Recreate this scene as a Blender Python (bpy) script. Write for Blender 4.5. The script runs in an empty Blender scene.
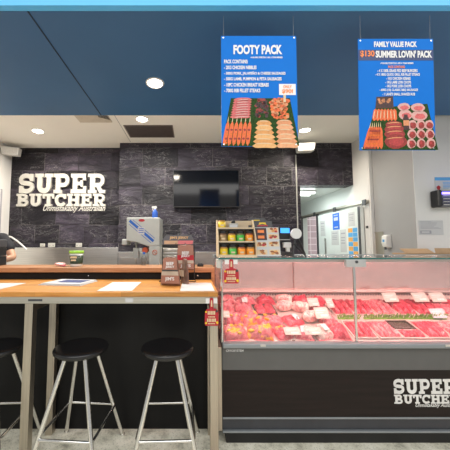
import bpy, bmesh, math, random
from mathutils import Vector, Matrix, noise

# ------------------------------------------------------------------ camera, world, big lights, exposure
SC = bpy.context.scene
COL = SC.collection
R = math.radians

cam_data = bpy.data.cameras.new('camera')
cam = bpy.data.objects.new('camera', cam_data)
COL.objects.link(cam)
cam_data.sensor_fit = 'HORIZONTAL'
cam_data.sensor_width = 36.0
cam_data.lens = 36.0 * 270.0 / 450.0
cam_data.shift_x = 33.0 / 450.0
cam_data.clip_start = 0.02
cam.location = (0.0, 0.0, 1.36)
cam.rotation_euler = (R(90 + 4.0), 0.0, 0.0)
SC.camera = cam

world = bpy.data.worlds.new('mall_daylight')
SC.world = world
world.use_nodes = True
wn = world.node_tree.nodes
wn['Background'].inputs['Color'].default_value = (0.98, 0.97, 0.96, 1)
wn['Background'].inputs['Strength'].default_value = 0.36

def area_light(name, loc, rot, sx, sy, energy, color=(1, 1, 1)):
    d = bpy.data.lights.new(name, 'AREA')
    d.shape = 'RECTANGLE'; d.size = sx; d.size_y = sy; d.energy = energy; d.color = color
    o = bpy.data.objects.new(name, d); COL.objects.link(o)
    o.location = loc; o.rotation_euler = rot
    return o

# light of the shopping mall in front of the shop
area_light('mall_ceiling_light', (0.6, -1.4, 3.9), (R(32), 0, 0), 7.0, 2.6, 105, (1.0, 0.98, 0.95))
# unseen fill added behind the counters, its bounce brightens the white ceiling
area_light('work_area_fill', (-0.9, 3.05, 2.77), (0, 0, 0), 2.2, 0.25, 36, (1.0, 0.96, 0.9))

SC.view_settings.view_transform = 'Standard'
SC.view_settings.look = 'None'
SC.view_settings.exposure = 0.6
SC.view_settings.gamma = 1.0
SC.view_settings.use_curve_mapping = False

random.seed(11)

# ------------------------------------------------------------------ helpers
class MB:
    """collects shapes, then links them as ONE mesh object"""
    def __init__(s):
        s.v = []; s.f = []; s.mi = []; s.sm = []
        s.cur = 0
    def add(s, vs, fs, smooth=False, mi=None):
        n = len(s.v)
        s.v += [tuple(p) for p in vs]
        for f in fs:
            s.f.append([i + n for i in f]); s.mi.append(s.cur if mi is None else mi); s.sm.append(smooth)
    def box(s, x0, x1, y0, y1, z0, z1, M=None, mi=None):
        vs = [Vector(p) for p in ((x0,y0,z0),(x1,y0,z0),(x1,y1,z0),(x0,y1,z0),(x0,y0,z1),(x1,y0,z1),(x1,y1,z1),(x0,y1,z1))]
        if M is not None: vs = [M @ p for p in vs]
        s.add(vs, [(0,3,2,1),(4,5,6,7),(0,1,5,4),(1,2,6,5),(2,3,7,6),(3,0,4,7)], mi=mi)
        return s
    def cyl(s, p0, p1, r0, r1=None, n=16, mi=None):
        r1 = r0 if r1 is None else r1
        p0 = Vector(p0); p1 = Vector(p1); d = (p1 - p0).normalized()
        a = d.orthogonal().normalized(); b = d.cross(a)
        vs = []
        for p, r in ((p0, r0), (p1, r1)):
            for i in range(n):
                t = 2 * math.pi * i / n
                vs.append(p + (a * math.cos(t) + b * math.sin(t)) * r)
        s.add(vs, [(i, (i+1) % n, n + (i+1) % n, n + i) for i in range(n)], True, mi)
        s.add(vs, [tuple(range(n-1, -1, -1)), tuple(range(n, 2*n))], False, mi)
        return s
    def lathe(s, prof, c=(0,0,0), n=24, mi=None, M=None):
        c = Vector(c); vs = []
        for r, z in prof:
            for i in range(n):
                t = 2 * math.pi * i / n
                p = Vector((r * math.cos(t), r * math.sin(t), z))
                if M is not None: p = M @ p
                vs.append(p + c)
        fs = []
        for k in range(len(prof) - 1):
            for i in range(n):
                fs.append((k*n+i, k*n+(i+1) % n, (k+1)*n+(i+1) % n, (k+1)*n+i))
        s.add(vs, fs, True, mi)
        if prof[0][0] < 0.001: s.add(vs[:n], [tuple(range(n-1, -1, -1))], False, mi)
        if prof[-1][0] < 0.001: s.add(vs[-n:], [tuple(range(n))], False, mi)
        return s
    def tube(s, pts, r, n=10, closed=False, mi=None):
        pts = [Vector(p) for p in pts]; m = len(pts)
        vs = []; prev = None
        for i, p in enumerate(pts):
            if closed: d = pts[(i+1) % m] - pts[(i-1) % m]
            else: d = pts[min(i+1, m-1)] - pts[max(i-1, 0)]
            d.normalize()
            if prev is None: a = d.orthogonal().normalized()
            else:
                a = prev - d * prev.dot(d)
                a = a.normalized() if a.length > 1e-6 else d.orthogonal().normalized()
            prev = a; b = d.cross(a)
            for k in range(n):
                t = 2 * math.pi * k / n
                vs.append(p + (a * math.cos(t) + b * math.sin(t)) * r)
        fs = []
        for i in range(m if closed else m - 1):
            j = (i + 1) % m
            for k in range(n):
                fs.append((i*n+k, i*n+(k+1) % n, j*n+(k+1) % n, j*n+k))
        s.add(vs, fs, True, mi)
        if not closed: s.add(vs, [tuple(range(n-1, -1, -1)), tuple(range((m-1)*n, m*n))], False, mi)
        return s
    def prism(s, poly, M, depth, mi=None):
        """poly: 2D points (ccw) in the local xy plane, thickness along +z, placed by M"""
        n = len(poly)
        vs = [M @ Vector((x, y, 0)) for x, y in poly] + [M @ Vector((x, y, depth)) for x, y in poly]
        s.add(vs, [tuple(range(n-1, -1, -1)), tuple(range(n, 2*n))] + [(i, (i+1) % n, n+(i+1) % n, n+i) for i in range(n)], False, mi)
        return s
    def flat(s, poly, M, mi=None):
        s.add([M @ Vector((x, y, 0)) for x, y in poly], [tuple(range(len(poly)))], False, mi)
        return s
    def ball(s, c, rx, ry, rz, nu=16, nv=10, M=None, amp=0.0, freq=20.0, e=1.0, seed=0.0, mi=None):
        c = Vector(c); vs = []
        def pw(t): return math.copysign(abs(t) ** e, t)
        for j in range(nv + 1):
            ph = -math.pi/2 + math.pi * j / nv
            for i in range(nu):
                t = 2 * math.pi * i / nu
                p = Vector((rx * pw(math.cos(ph)) * pw(math.cos(t)), ry * pw(math.cos(ph)) * pw(math.sin(t)), rz * pw(math.sin(ph))))
                if amp: p *= 1 + amp * noise.noise(p * freq + Vector((seed, seed * 1.7, -seed)))
                if M is not None: p = M @ p
                vs.append(c + p)
        s.add(vs, [(j*nu+i, j*nu+(i+1) % nu, (j+1)*nu+(i+1) % nu, (j+1)*nu+i) for j in range(nv) for i in range(nu)], True, mi)
        return s
    def ribbon(s, pts, w, M, depth, mi=None):
        """thick stroke along a 2D path"""
        m = len(pts); L = []; Rr = []
        for i in range(m):
            a = Vector(pts[max(i-1, 0)]); b = Vector(pts[min(i+1, m-1)])
            d = (b - a).normalized(); nrm = Vector((-d.y, d.x))
            p = Vector(pts[i])
            L.append(p + nrm * w / 2); Rr.append(p - nrm * w / 2)
        vs = []
        for z in (0, depth):
            vs += [M @ Vector((p.x, p.y, z)) for p in L] + [M @ Vector((p.x, p.y, z)) for p in Rr]
        fs = []
        for i in range(m - 1):
            fs.append((i, i+1, m+i+1, m+i)); o = 2*m
            fs.append((o+i, o+m+i, o+m+i+1, o+i+1))
            fs.append((i, o+i, o+i+1, i+1)); fs.append((m+i, m+i+1, o+m+i+1, o+m+i))
        fs.append((0, m, 3*m, 2*m)); fs.append((m-1, 3*m-1, 4*m-1, 2*m-1))
        s.add(vs, fs, False, mi)
        return s
    def build(s, name, mats, parent=None, bevel=0.0, seg=2):
        me = bpy.data.meshes.new(name)
        me.from_pydata(s.v, [], s.f)
        me.polygons.foreach_set('material_index', s.mi)
        me.polygons.foreach_set('use_smooth', s.sm)
        me.update()
        bm = bmesh.new(); bm.from_mesh(me); bmesh.ops.recalc_face_normals(bm, faces=bm.faces); bm.to_mesh(me); bm.free()
        for m in (mats if isinstance(mats, (list, tuple)) else [mats]): me.materials.append(m)
        o = bpy.data.objects.new(name, me); COL.objects.link(o)
        if parent is not None: o.parent = parent
        if bevel:
            md = o.modifiers.new('bevel', 'BEVEL'); md.width = bevel; md.segments = seg; md.limit_method = 'ANGLE'; md.angle_limit = R(40)
        return o

def tag(o, label=None, cat=None, group=None, kind=None):
    if label: o['label'] = label
    if cat: o['category'] = cat
    if group: o['group'] = group
    if kind: o['kind'] = kind
    return o

def empty(name, loc=(0,0,0), rot=(0,0,0), label=None, cat=None, group=None):
    o = bpy.data.objects.new(name, None); COL.objects.link(o)
    o.location = loc; o.rotation_euler = rot; o.empty_display_size = 0.05
    return tag(o, label, cat, group)

def copy_tree(o, parent=None):
    kids = list(o.children)
    c = o.copy(); COL.objects.link(c)
    if parent is not None: c.parent = parent
    for k in kids: copy_tree(k, c)
    return c

def plane_m(x, y, z, normal='-Y'):
    """local xy drawing plane, x to the viewer's right, facing -Y (or -X)"""
    if normal == '-Y': rot = Matrix(((1,0,0),(0,0,-1),(0,1,0))).to_4x4()
    elif normal == '-X': rot = Matrix(((0,0,-1),(-1,0,0),(0,1,0))).to_4x4()
    else: rot = Matrix.Identity(4)
    return Matrix.Translation((x, y, z)) @ rot

_text_cache = {}
def add_text(mb, body, M, x0, x1, y0, y1, bold=0.02, shear=0.0, depth=0.0, align='fit', mi=None):
    """lettering fitted in the box x0..x1, y0..y1 of the drawing plane M; x1=None keeps a narrow proportion"""
    cu = bpy.data.curves.new('lettering', 'FONT'); cu.body = body; cu.size = 1.0; cu.offset = bold; cu.shear = shear
    cu.resolution_u = 3; cu.extrude = 0.0
    ob = bpy.data.objects.new('lettering_source', cu); COL.objects.link(ob)
    bpy.context.view_layer.update()
    me = ob.evaluated_get(bpy.context.evaluated_depsgraph_get()).to_mesh()
    vs = [v.co.copy() for v in me.vertices]; fs = [tuple(p.vertices) for p in me.polygons]
    ob.evaluated_get(bpy.context.evaluated_depsgraph_get()).to_mesh_clear()
    bpy.data.objects.remove(ob); bpy.data.curves.remove(cu)
    ax = min(p.x for p in vs); bx = max(p.x for p in vs); ay = min(p.y for p in vs); by = max(p.y for p in vs)
    sy = (y1 - y0) / (by - ay)
    sx = sy * 0.62 if x1 is None else (x1 - x0) / (bx - ax)
    mb.add([M @ Vector((x0 + (p.x - ax) * sx, y0 + (p.y - ay) * sy, depth)) for p in vs], fs, False, mi)

# ------------------------------------------------------------------ materials
def nt(name):
    m = bpy.data.materials.new(name); m.use_nodes = True
    t = m.node_tree; b = t.nodes['Principled BSDF']
    return m, t, b

def N(t, typ, **kw):
    n = t.nodes.new(typ)
    for k, v in kw.items():
        if k in n.inputs: n.inputs[k].default_value = v
        else: setattr(n, k, v)
    return n

def ramp(t, fac, stops):
    r = t.nodes.new('ShaderNodeValToRGB')
    e = r.color_ramp.elements
    e[0].position = stops[0][0]; e[0].color = (*stops[0][1], 1)
    e[1].position = stops[-1][0]; e[1].color = (*stops[-1][1], 1)
    for p, c in stops[1:-1]:
        k = e.new(p); k.color = (*c, 1)
    t.links.new(fac, r.inputs['Fac'])
    return r.outputs['Color']

def simple(name, col, rough=0.5, metal=0.0, var=0.08, scale=12.0, bump=0.0, spec=None, coat=0.0, stretch=None):
    m, t, b = nt(name)
    tc = N(t, 'ShaderNodeTexCoord'); src = tc.outputs['Object']
    if stretch:
        mp = N(t, 'ShaderNodeMapping'); mp.inputs['Scale'].default_value = stretch
        t.links.new(src, mp.inputs['Vector']); src = mp.outputs['Vector']
    nz = N(t, 'ShaderNodeTexNoise', Scale=scale, Detail=4.0)
    t.links.new(src, nz.inputs['Vector'])
    lo = tuple(max(0, c * (1 - var)) for c in col); hi = tuple(min(1, c * (1 + var)) for c in col)
    t.links.new(ramp(t, nz.outputs['Fac'], [(0.3, lo), (0.7, hi)]), b.inputs['Base Color'])
    b.inputs['Roughness'].default_value = rough; b.inputs['Metallic'].default_value = metal
    if spec is not None: b.inputs['Specular IOR Level'].default_value = spec
    if coat: b.inputs['Coat Weight'].default_value = coat
    if bump:
        bp = N(t, 'ShaderNodeBump', Strength=bump, Distance=0.01)
        t.links.new(nz.outputs['Fac'], bp.inputs['Height']); t.links.new(bp.outputs['Normal'], b.inputs['Normal'])
    return m

def emitter(name, col, strength):
    m, t, b = nt(name)
    b.inputs['Base Color'].default_value = (*col, 1)
    b.inputs['Emission Color'].default_value = (*col, 1); b.inputs['Emission Strength'].default_value = strength
    return m

def clear_glass(name, tint=(1,1,1), gloss=0.06, rough=0.03):
    m = bpy.data.materials.new(name); m.use_nodes = True
    t = m.node_tree; t.nodes.remove(t.nodes['Principled BSDF'])
    tr = N(t, 'ShaderNodeBsdfTransparent'); tr.inputs['Color'].default_value = (*tint, 1)
    gl = N(t, 'ShaderNodeBsdfGlossy', Roughness=rough)
    fr = N(t, 'ShaderNodeLayerWeight', Blend=0.5)
    mx = N(t, 'ShaderNodeMixShader')
    pw = N(t, 'ShaderNodeMath', operation='POWER'); pw.inputs[1].default_value = 4.0
    ma = N(t, 'ShaderNodeMath', operation='MULTIPLY_ADD'); ma.inputs[1].default_value = 0.6; ma.inputs[2].default_value = gloss
    t.links.new(fr.outputs['Facing'], pw.inputs[0]); t.links.new(pw.outputs[0], ma.inputs[0]); t.links.new(ma.outputs[0], mx.inputs[0])
    t.links.new(tr.outputs[0], mx.inputs[1]); t.links.new(gl.outputs[0], mx.inputs[2])
    t.links.new(mx.outputs[0], t.nodes['Material Output'].inputs['Surface'])
    return m

def slate_mat():
    m, t, b = nt('slate_cladding')
    tc = N(t, 'ShaderNodeTexCoord')
    mp = N(t, 'ShaderNodeMapping'); mp.inputs['Rotation'].default_value = (R(90), 0, 0)
    t.links.new(tc.outputs['Object'], mp.inputs['Vector'])
    nz = N(t, 'ShaderNodeTexNoise', Scale=3.0, Detail=5.0)
    t.links.new(mp.outputs['Vector'], nz.inputs['Vector'])
    wob = N(t, 'ShaderNodeMixRGB', blend_type='ADD'); wob.inputs['Fac'].default_value = 0.035
    t.links.new(mp.outputs['Vector'], wob.inputs[1]); t.links.new(nz.outputs['Color'], wob.inputs[2])
    br = N(t, 'ShaderNodeTexBrick', Scale=1.0)
    br.offset = 0.37; br.squash = 0.72; br.squash_frequency = 3; br.offset_frequency = 2
    for k, v in (('Brick Width', 0.50), ('Row Height', 0.27), ('Mortar Size', 0.004), ('Mortar Smooth', 0.6), ('Bias', -0.1)):
        br.inputs[k].default_value = v
    br.inputs['Color1'].default_value = (0.006, 0.0052, 0.008, 1); br.inputs['Color2'].default_value = (0.052, 0.043, 0.060, 1)
    br.inputs['Mortar'].default_value = (0.006, 0.006, 0.008, 1)
    t.links.new(wob.outputs[0], br.inputs['Vector'])
    # cleft face: stretched ridged noise
    mp2 = N(t, 'ShaderNodeMapping'); mp2.inputs['Scale'].default_value = (2.2, 5.5, 3.0); mp2.inputs['Rotation'].default_value = (0, 0, 0.12)
    t.links.new(mp.outputs['Vector'], mp2.inputs['Vector'])
    n2 = N(t, 'ShaderNodeTexNoise', Scale=1.6, Detail=9.0, Roughness=0.72, Distortion=0.9)
    t.links.new(mp2.outputs['Vector'], n2.inputs['Vector'])
    tone = ramp(t, n2.outputs['Fac'], [(0.3, (0.3, 0.3, 0.33)), (0.5, (0.85, 0.84, 0.9)), (0.66, (1.9, 1.8, 1.85)), (0.75, (3.2, 3.0, 3.0))])
    mul = N(t, 'ShaderNodeMixRGB', blend_type='MULTIPLY'); mul.inputs['Fac'].default_value = 1.0
    t.links.new(br.outputs['Color'], mul.inputs[1]); t.links.new(tone, mul.inputs[2])
    # pale veins
    n3 = N(t, 'ShaderNodeTexNoise', Scale=2.1, Detail=6.0, Roughness=0.6, Distortion=1.6)
    t.links.new(mp2.outputs['Vector'], n3.inputs['Vector'])
    vein = ramp(t, n3.outputs['Fac'], [(0.485, (0, 0, 0)), (0.5, (0.8, 0.8, 0.8)), (0.515, (0, 0, 0))])
    msk = ramp(t, nz.outputs['Fac'], [(0.45, (0, 0, 0)), (0.56, (1, 1, 1))])
    vm = N(t, 'ShaderNodeMixRGB', blend_type='MULTIPLY'); vm.inputs['Fac'].default_value = 1.0
    t.links.new(vein, vm.inputs[1]); t.links.new(msk, vm.inputs[2])
    mx = N(t, 'ShaderNodeMixRGB'); mx.inputs[2].default_value = (0.26, 0.25, 0.25, 1)
    t.links.new(vm.outputs[0], mx.inputs[0]); t.links.new(mul.outputs[0], mx.inputs[1])
    b.inputs['Roughness'].default_value = 0.36; b.inputs['Specular IOR Level'].default_value = 0.32
    jm = N(t, 'ShaderNodeMixRGB', blend_type='MULTIPLY'); jm.inputs['Fac'].default_value = 1.0
    t.links.new(br.outputs['Fac'], jm.inputs[1]); t.links.new(ramp(t, nz.outputs['Fac'], [(0.42, (0, 0, 0)), (0.6, (0.9, 0.9, 0.9))]), jm.inputs[2])
    m3 = N(t, 'ShaderNodeMixRGB'); m3.inputs[2].default_value = (0.24, 0.22, 0.22, 1)
    t.links.new(jm.outputs[0], m3.inputs[0]); t.links.new(mx.outputs[0], m3.inputs[1]); t.links.new(m3.outputs[0], b.inputs['Base Color'])
    hs0 = N(t, 'ShaderNodeMath', operation='MULTIPLY_ADD'); hs0.inputs[1].default_value = -0.9
    t.links.new(br.outputs['Fac'], hs0.inputs[0]); t.links.new(n2.outputs['Fac'], hs0.inputs[2])
    hs = N(t, 'ShaderNodeMath', operation='MULTIPLY_ADD'); hs.inputs[1].default_value = 9.0
    t.links.new(br.outputs['Color'], hs.inputs[0]); t.links.new(hs0.outputs[0], hs.inputs[2])
    bp = N(t, 'ShaderNodeBump', Strength=1.0, Distance=0.035)
    t.links.new(hs.outputs[0], bp.inputs['Height']); t.links.new(bp.outputs['Normal'], b.inputs['Normal'])
    return m

def wood_mat(name, c0, c1, c2, rough=0.35):
    m, t, b = nt(name)
    tc = N(t, 'ShaderNodeTexCoord')
    mp = N(t, 'ShaderNodeMapping'); mp.inputs['Scale'].default_value = (1.6, 16.0, 16.0)
    t.links.new(tc.outputs['Object'], mp.inputs['Vector'])
    nz = N(t, 'ShaderNodeTexNoise', Scale=2.4, Detail=7.0, Roughness=0.65, Distortion=0.4)
    t.links.new(mp.outputs['Vector'], nz.inputs['Vector'])
    br = N(t, 'ShaderNodeTexBrick', Scale=1.0)
    for k, v in (('Brick Width', 0.55), ('Row Height', 0.06), ('Mortar Size', 0.0006)): br.inputs[k].default_value = v
    br.inputs['Color1'].default_value = (0.82, 0.82, 0.82, 1); br.inputs['Color2'].default_value = (1.12, 1.08, 1.05, 1); br.inputs['Mortar'].default_value = (0.6, 0.55, 0.5, 1)
    t.links.new(tc.outputs['Object'], br.inputs['Vector'])
    col = ramp(t, nz.outputs['Fac'], [(0.3, c0), (0.5, c1), (0.72, c2)])
    mul = N(t, 'ShaderNodeMixRGB', blend_type='MULTIPLY'); mul.inputs['Fac'].default_value = 1.0
    t.links.new(col, mul.inputs[1]); t.links.new(br.outputs['Color'], mul.inputs[2])
    t.links.new(mul.outputs[0], b.inputs['Base Color']); b.inputs['Roughness'].default_value = rough
    bp = N(t, 'ShaderNodeBump', Strength=0.12, Distance=0.004)
    t.links.new(nz.outputs['Fac'], bp.inputs['Height']); t.links.new(bp.outputs['Normal'], b.inputs['Normal'])
    return m

def brushed(name, col=(0.55, 0.54, 0.52), rough=0.32, stretch=(1.0, 60.0, 60.0), metal=1.0):
    m, t, b = nt(name)
    tc = N(t, 'ShaderNodeTexCoord')
    mp = N(t, 'ShaderNodeMapping'); mp.inputs['Scale'].default_value = stretch
    t.links.new(tc.outputs['Object'], mp.inputs['Vector'])
    nz = N(t, 'ShaderNodeTexNoise', Scale=3.0, Detail=4.0); t.links.new(mp.outputs['Vector'], nz.inputs['Vector'])
    t.links.new(ramp(t, nz.outputs['Fac'], [(0.3, tuple(c*0.88 for c in col)), (0.7, tuple(min(1, c*1.1) for c in col))]), b.inputs['Base Color'])
    b.inputs['Metallic'].default_value = metal; b.inputs['Roughness'].default_value = rough
    bp = N(t, 'ShaderNodeBump', Strength=0.06, Distance=0.002)
    t.links.new(nz.outputs['Fac'], bp.inputs['Height']); t.links.new(bp.outputs['Normal'], b.inputs['Normal'])
    return m

def meat_mat(name, red, fat, fat_at=0.58, scale=26.0, yellow=None, wet=0.28):
    m, t, b = nt(name)
    tc = N(t, 'ShaderNodeTexCoord'); oi = N(t, 'ShaderNodeObjectInfo')
    ad = N(t, 'ShaderNodeVectorMath', operation='ADD')
    sc = N(t, 'ShaderNodeVectorMath', operation='SCALE'); sc.inputs['Scale'].default_value = 9.0
    cb = N(t, 'ShaderNodeCombineXYZ')
    for k in 'XYZ': t.links.new(oi.outputs['Random'], cb.inputs[k])
    t.links.new(cb.outputs[0], sc.inputs[0]); t.links.new(tc.outputs['Object'], ad.inputs[0]); t.links.new(sc.outputs[0], ad.inputs[1])
    nz = N(t, 'ShaderNodeTexNoise', Scale=scale, Detail=5.0, Roughness=0.6, Distortion=1.4)
    t.links.new(ad.outputs[0], nz.inputs['Vector'])
    dark = tuple(c * 0.62 for c in red)
    stops = [(0.3, dark), (fat_at - 0.1, red), (fat_at, tuple((a + c) / 2 for a, c in zip(red, fat))), (fat_at + 0.09, fat)]
    col = ramp(t, nz.outputs['Fac'], stops)
    if yellow:
        n2 = N(t, 'ShaderNodeTexNoise', Scale=scale * 0.55, Detail=2.0, Distortion=0.6); t.links.new(ad.outputs[0], n2.inputs['Vector'])
        mk = ramp(t, n2.outputs['Fac'], [(0.54, (0, 0, 0)), (0.6, (1, 1, 1))])
        mx = N(t, 'ShaderNodeMixRGB'); mx.inputs[2].default_value = (*yellow, 1)
        t.links.new(mk, mx.inputs[0]); t.links.new(col, mx.inputs[1]); col = mx.outputs[0]
    t.links.new(col, b.inputs['Base Color'])
    b.inputs['Roughness'].default_value = wet
    bp = N(t, 'ShaderNodeBump', Strength=0.35, Distance=0.006)
    t.links.new(nz.outputs['Fac'], bp.inputs['Height']); t.links.new(bp.outputs['Normal'], b.inputs['Normal'])
    return m

def floor_mat():
    m, t, b = nt('polished_concrete')
    tc = N(t, 'ShaderNodeTexCoord')
    n1 = N(t, 'ShaderNodeTexNoise', Scale=9.0, Detail=8.0, Roughness=0.7); t.links.new(tc.outputs['Object'], n1.inputs['Vector'])
    n2 = N(t, 'ShaderNodeTexVoronoi', Scale=70.0); t.links.new(tc.outputs['Object'], n2.inputs['Vector'])
    c1 = ramp(t, n1.outputs['Fac'], [(0.32, (0.36, 0.35, 0.28)), (0.46, (0.72, 0.70, 0.58)), (0.6, (0.90, 0.88, 0.76))])
    c2 = ramp(t, n2.outputs['Distance'], [(0.1, (0.6, 0.6, 0.58)), (0.4, (1.1, 1.1, 1.08))])
    mul = N(t, 'ShaderNodeMixRGB', blend_type='MULTIPLY'); mul.inputs['Fac'].default_value = 0.7
    t.links.new(c1, mul.inputs[1]); t.links.new(c2, mul.inputs[2]); t.links.new(mul.outputs[0], b.inputs['Base Color'])
    b.inputs['Roughness'].default_value = 0.4
    return m

def tile_mat():
    m, t, b = nt('cold_room_tiles')
    tc = N(t, 'ShaderNodeTexCoord'); mp = N(t, 'ShaderNodeMapping'); mp.inputs['Rotation'].default_value = (R(90), 0, 0)
    t.links.new(tc.outputs['Object'], mp.inputs['Vector'])
    br = N(t, 'ShaderNodeTexBrick', Scale=1.0); br.offset = 0.0
    for k, v in (('Brick Width', 0.15), ('Row Height', 0.15), ('Mortar Size', 0.006)): br.inputs[k].default_value = v
    br.inputs['Color1'].default_value = (0.33, 0.26, 0.28, 1); br.inputs['Color2'].default_value = (0.42, 0.33, 0.35, 1); br.inputs['Mortar'].default_value = (0.7, 0.64, 0.66, 1)
    t.links.new(mp.outputs['Vector'], br.inputs['Vector']); t.links.new(br.outputs['Color'], b.inputs['Base Color'])
    b.inputs['Roughness'].default_value = 0.3
    return m

SLATE = slate_mat()
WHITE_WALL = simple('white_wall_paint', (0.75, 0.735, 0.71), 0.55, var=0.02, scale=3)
COOL_WALL = simple('cool_room_panel', (0.72, 0.76, 0.74), 0.35, var=0.02, scale=3)
CEIL = simple('ceiling_paint', (0.90, 0.87, 0.81), 0.7, var=0.02, scale=2)
NAVY = simple('navy_ceiling_paint', (0.035, 0.125, 0.28), 0.5, var=0.05, scale=2)
SKYBLUE = simple('light_blue_fascia_paint', (0.10, 0.50, 0.92), 0.4, var=0.03, scale=2)
SEAM = simple('dark_joint', (0.01, 0.02, 0.04), 0.7)
FLOOR = floor_mat()
TILES = tile_mat()
TIMBER = wood_mat('honey_timber', (0.36, 0.145, 0.026), (0.54, 0.24, 0.05), (0.67, 0.34, 0.09), 0.4)
LEDGEWOOD = wood_mat('red_timber', (0.27, 0.115, 0.048), (0.40, 0.19, 0.085), (0.50, 0.27, 0.14), 0.4)
STEEL = brushed('brushed_steel', (0.60, 0.57, 0.50), 0.36)
STEELV = brushed('brushed_steel_upright', (0.52, 0.465, 0.385), 0.42, (60, 60, 1))
SPLASH = brushed('splashback_steel', (0.80, 0.79, 0.76), 0.3)
CHROME = simple('chrome', (0.72, 0.71, 0.68), 0.16, 1.0, 0.03)
BLACKPANEL = simple('black_laminate', (0.006, 0.006, 0.0065), 0.5, var=0.25, scale=2, spec=0.25, stretch=(8, 8, 0.6))
STOOLBLACK = simple('black_stool_plastic', (0.012, 0.012, 0.013), 0.26, var=0.1)
BLACK = simple('black_plastic', (0.015, 0.015, 0.016), 0.35)
DARKGREY = simple('dark_grey_plastic', (0.06, 0.06, 0.065), 0.4)
TVGLASS = simple('television_glass', (0.004, 0.004, 0.005), 0.08, var=0.05)
OFFWHITE = simple('cream_lettering', (0.54, 0.52, 0.47), 0.5, var=0.03)
WHITEPL = simple('white_plastic', (0.78, 0.77, 0.74), 0.4, var=0.03)
PAPER = simple('white_paper', (0.57, 0.57, 0.57), 0.6, var=0.02)
INK = simple('grey_ink', (0.35, 0.35, 0.38), 0.6)
CASEGREY = simple('grey_case_metal', (0.10, 0.10, 0.098), 0.45, 0.0, 0.05)
CASEBUMP = simple('silver_case_bumper', (0.26, 0.285, 0.30), 0.4, 0.3, 0.04)
CASEBLACK = simple('dark_wood_laminate', (0.012, 0.0075, 0.0065), 0.5, var=0.3, scale=3, spec=0.25, stretch=(0.8, 10, 12))
TOE = simple('black_toe_kick', (0.009, 0.009, 0.010), 0.5)
CASELINER = simple('case_liner', (0.66, 0.50, 0.46), 0.35, 0.2, 0.04)
GLASS = clear_glass('clear_glass', (0.96, 0.97, 0.97), 0.05)
TOPGLASS = clear_glass('shelf_glass', (0.86, 0.94, 0.92), 0.07)
EDGEGLASS = simple('green_glass_edge', (0.03, 0.14, 0.13), 0.15)
MIRROR = simple('rear_door_glass', (0.84, 0.59, 0.55), 0.15, 0.75, 0.05)
LED = emitter('case_light', (1.0, 0.62, 0.58), 5.0)
DOWN = emitter('downlight_glow', (1.0, 0.92, 0.78), 14.0)
SIGNBLUE = simple('sign_blue', (0.0, 0.16, 0.62), 0.6, var=0.03, spec=0.2)
SIGNNAVY = simple('sign_navy_band', (0.008, 0.03, 0.13), 0.4)
SIGNWHITE = simple('sign_white', (0.78, 0.78, 0.78), 0.5, var=0.01)
ORANGE = simple('orange_print', (0.90, 0.24, 0.05), 0.5)
CREAMP = simple('cream_print', (0.72, 0.55, 0.34), 0.5)
GREENP = simple('parsley_print', (0.022, 0.06, 0.012), 0.7, var=0.8, scale=160, spec=0.2)
PINKP = simple('pink_meat_print', (0.62, 0.12, 0.12), 0.5, var=0.25, scale=90)
PALEPINKP = simple('pale_fat_print', (0.64, 0.36, 0.33), 0.5, var=0.12, scale=90)
REDP = simple('red_meat_print', (0.28, 0.025, 0.02), 0.5, var=0.4, scale=90)
DARKP = simple('dark_meat_print', (0.045, 0.015, 0.015), 0.5, var=0.7, scale=140)
ORANGEP = simple('orange_meat_print', (0.72, 0.15, 0.015), 0.5, var=0.3, scale=120)
SAUSP = simple('sausage_print', (0.66, 0.30, 0.09), 0.5, var=0.15, scale=70)
SAUSP2 = simple('pink_sausage_print', (0.66, 0.27, 0.12), 0.5, var=0.15, scale=70)
SAUSRED = simple('red_sausage_print', (0.75, 0.13, 0.03), 0.5, var=0.15, scale=70)
BROWNP = simple('brown_print', (0.14, 0.06, 0.03), 0.5, var=0.3, scale=60)
RED = simple('red_print', (0.43, 0.014, 0.025), 0.45)
YELLOW = simple('yellow_print', (0.80, 0.55, 0.02), 0.5)
GREEN = simple('green_print', (0.07, 0.45, 0.06), 0.45)
LIME = simple('lime_lid', (0.28, 0.55, 0.04), 0.4)
BLUE = simple('blue_plastic', (0.02, 0.12, 0.50), 0.4)
LIGHTBLUE = simple('light_blue_print', (0.10, 0.38, 0.72), 0.5)
CARD = simple('cardboard', (0.46, 0.30, 0.17), 0.8, var=0.1)
PALEWOOD = simple('pale_plywood', (0.66, 0.52, 0.34), 0.55, var=0.08, scale=8, stretch=(1, 1, 12))
SAWGREY = simple('enamelled_saw_steel', (0.50, 0.52, 0.49), 0.38, 0.25, 0.03)
SPICE = [simple('spice_' + n, c, 0.6, var=0.3, scale=90) for n, c in (('brown', (0.18, 0.09, 0.04)), ('amber', (0.42, 0.2, 0.05)), ('green', (0.16, 0.17, 0.05)), ('red', (0.4, 0.10, 0.03)))]
SKIN = simple('skin', (0.56, 0.31, 0.20), 0.5, var=0.06)
SHIRT = simple('black_tee_shirt', (0.014, 0.014, 0.018), 0.85, var=0.15)
TROUSER = simple('dark_trousers', (0.03, 0.032, 0.04), 0.85)
HAIR = simple('brown_hair', (0.05, 0.03, 0.02), 0.6, var=0.3, scale=60)
MEATS = [meat_mat('pink_meat', (0.64, 0.11, 0.15), (0.80, 0.40, 0.37)),
         meat_mat('red_meat', (0.62, 0.05, 0.09), (0.78, 0.34, 0.32), 0.64),
         meat_mat('pale_rolled_meat', (0.66, 0.22, 0.22), (0.88, 0.66, 0.58), 0.5),
         meat_mat('marinated_meat', (0.66, 0.13, 0.15), (0.80, 0.36, 0.30), 0.62, 30, (0.84, 0.36, 0.02))]
FILM = clear_glass('cling_film', (0.99, 0.97, 0.97), 0.06, 0.12)
VACFILM = simple('vacuum_bag_film', (0.66, 0.22, 0.24), 0.2, var=0.12, scale=40, bump=0.3)
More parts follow.
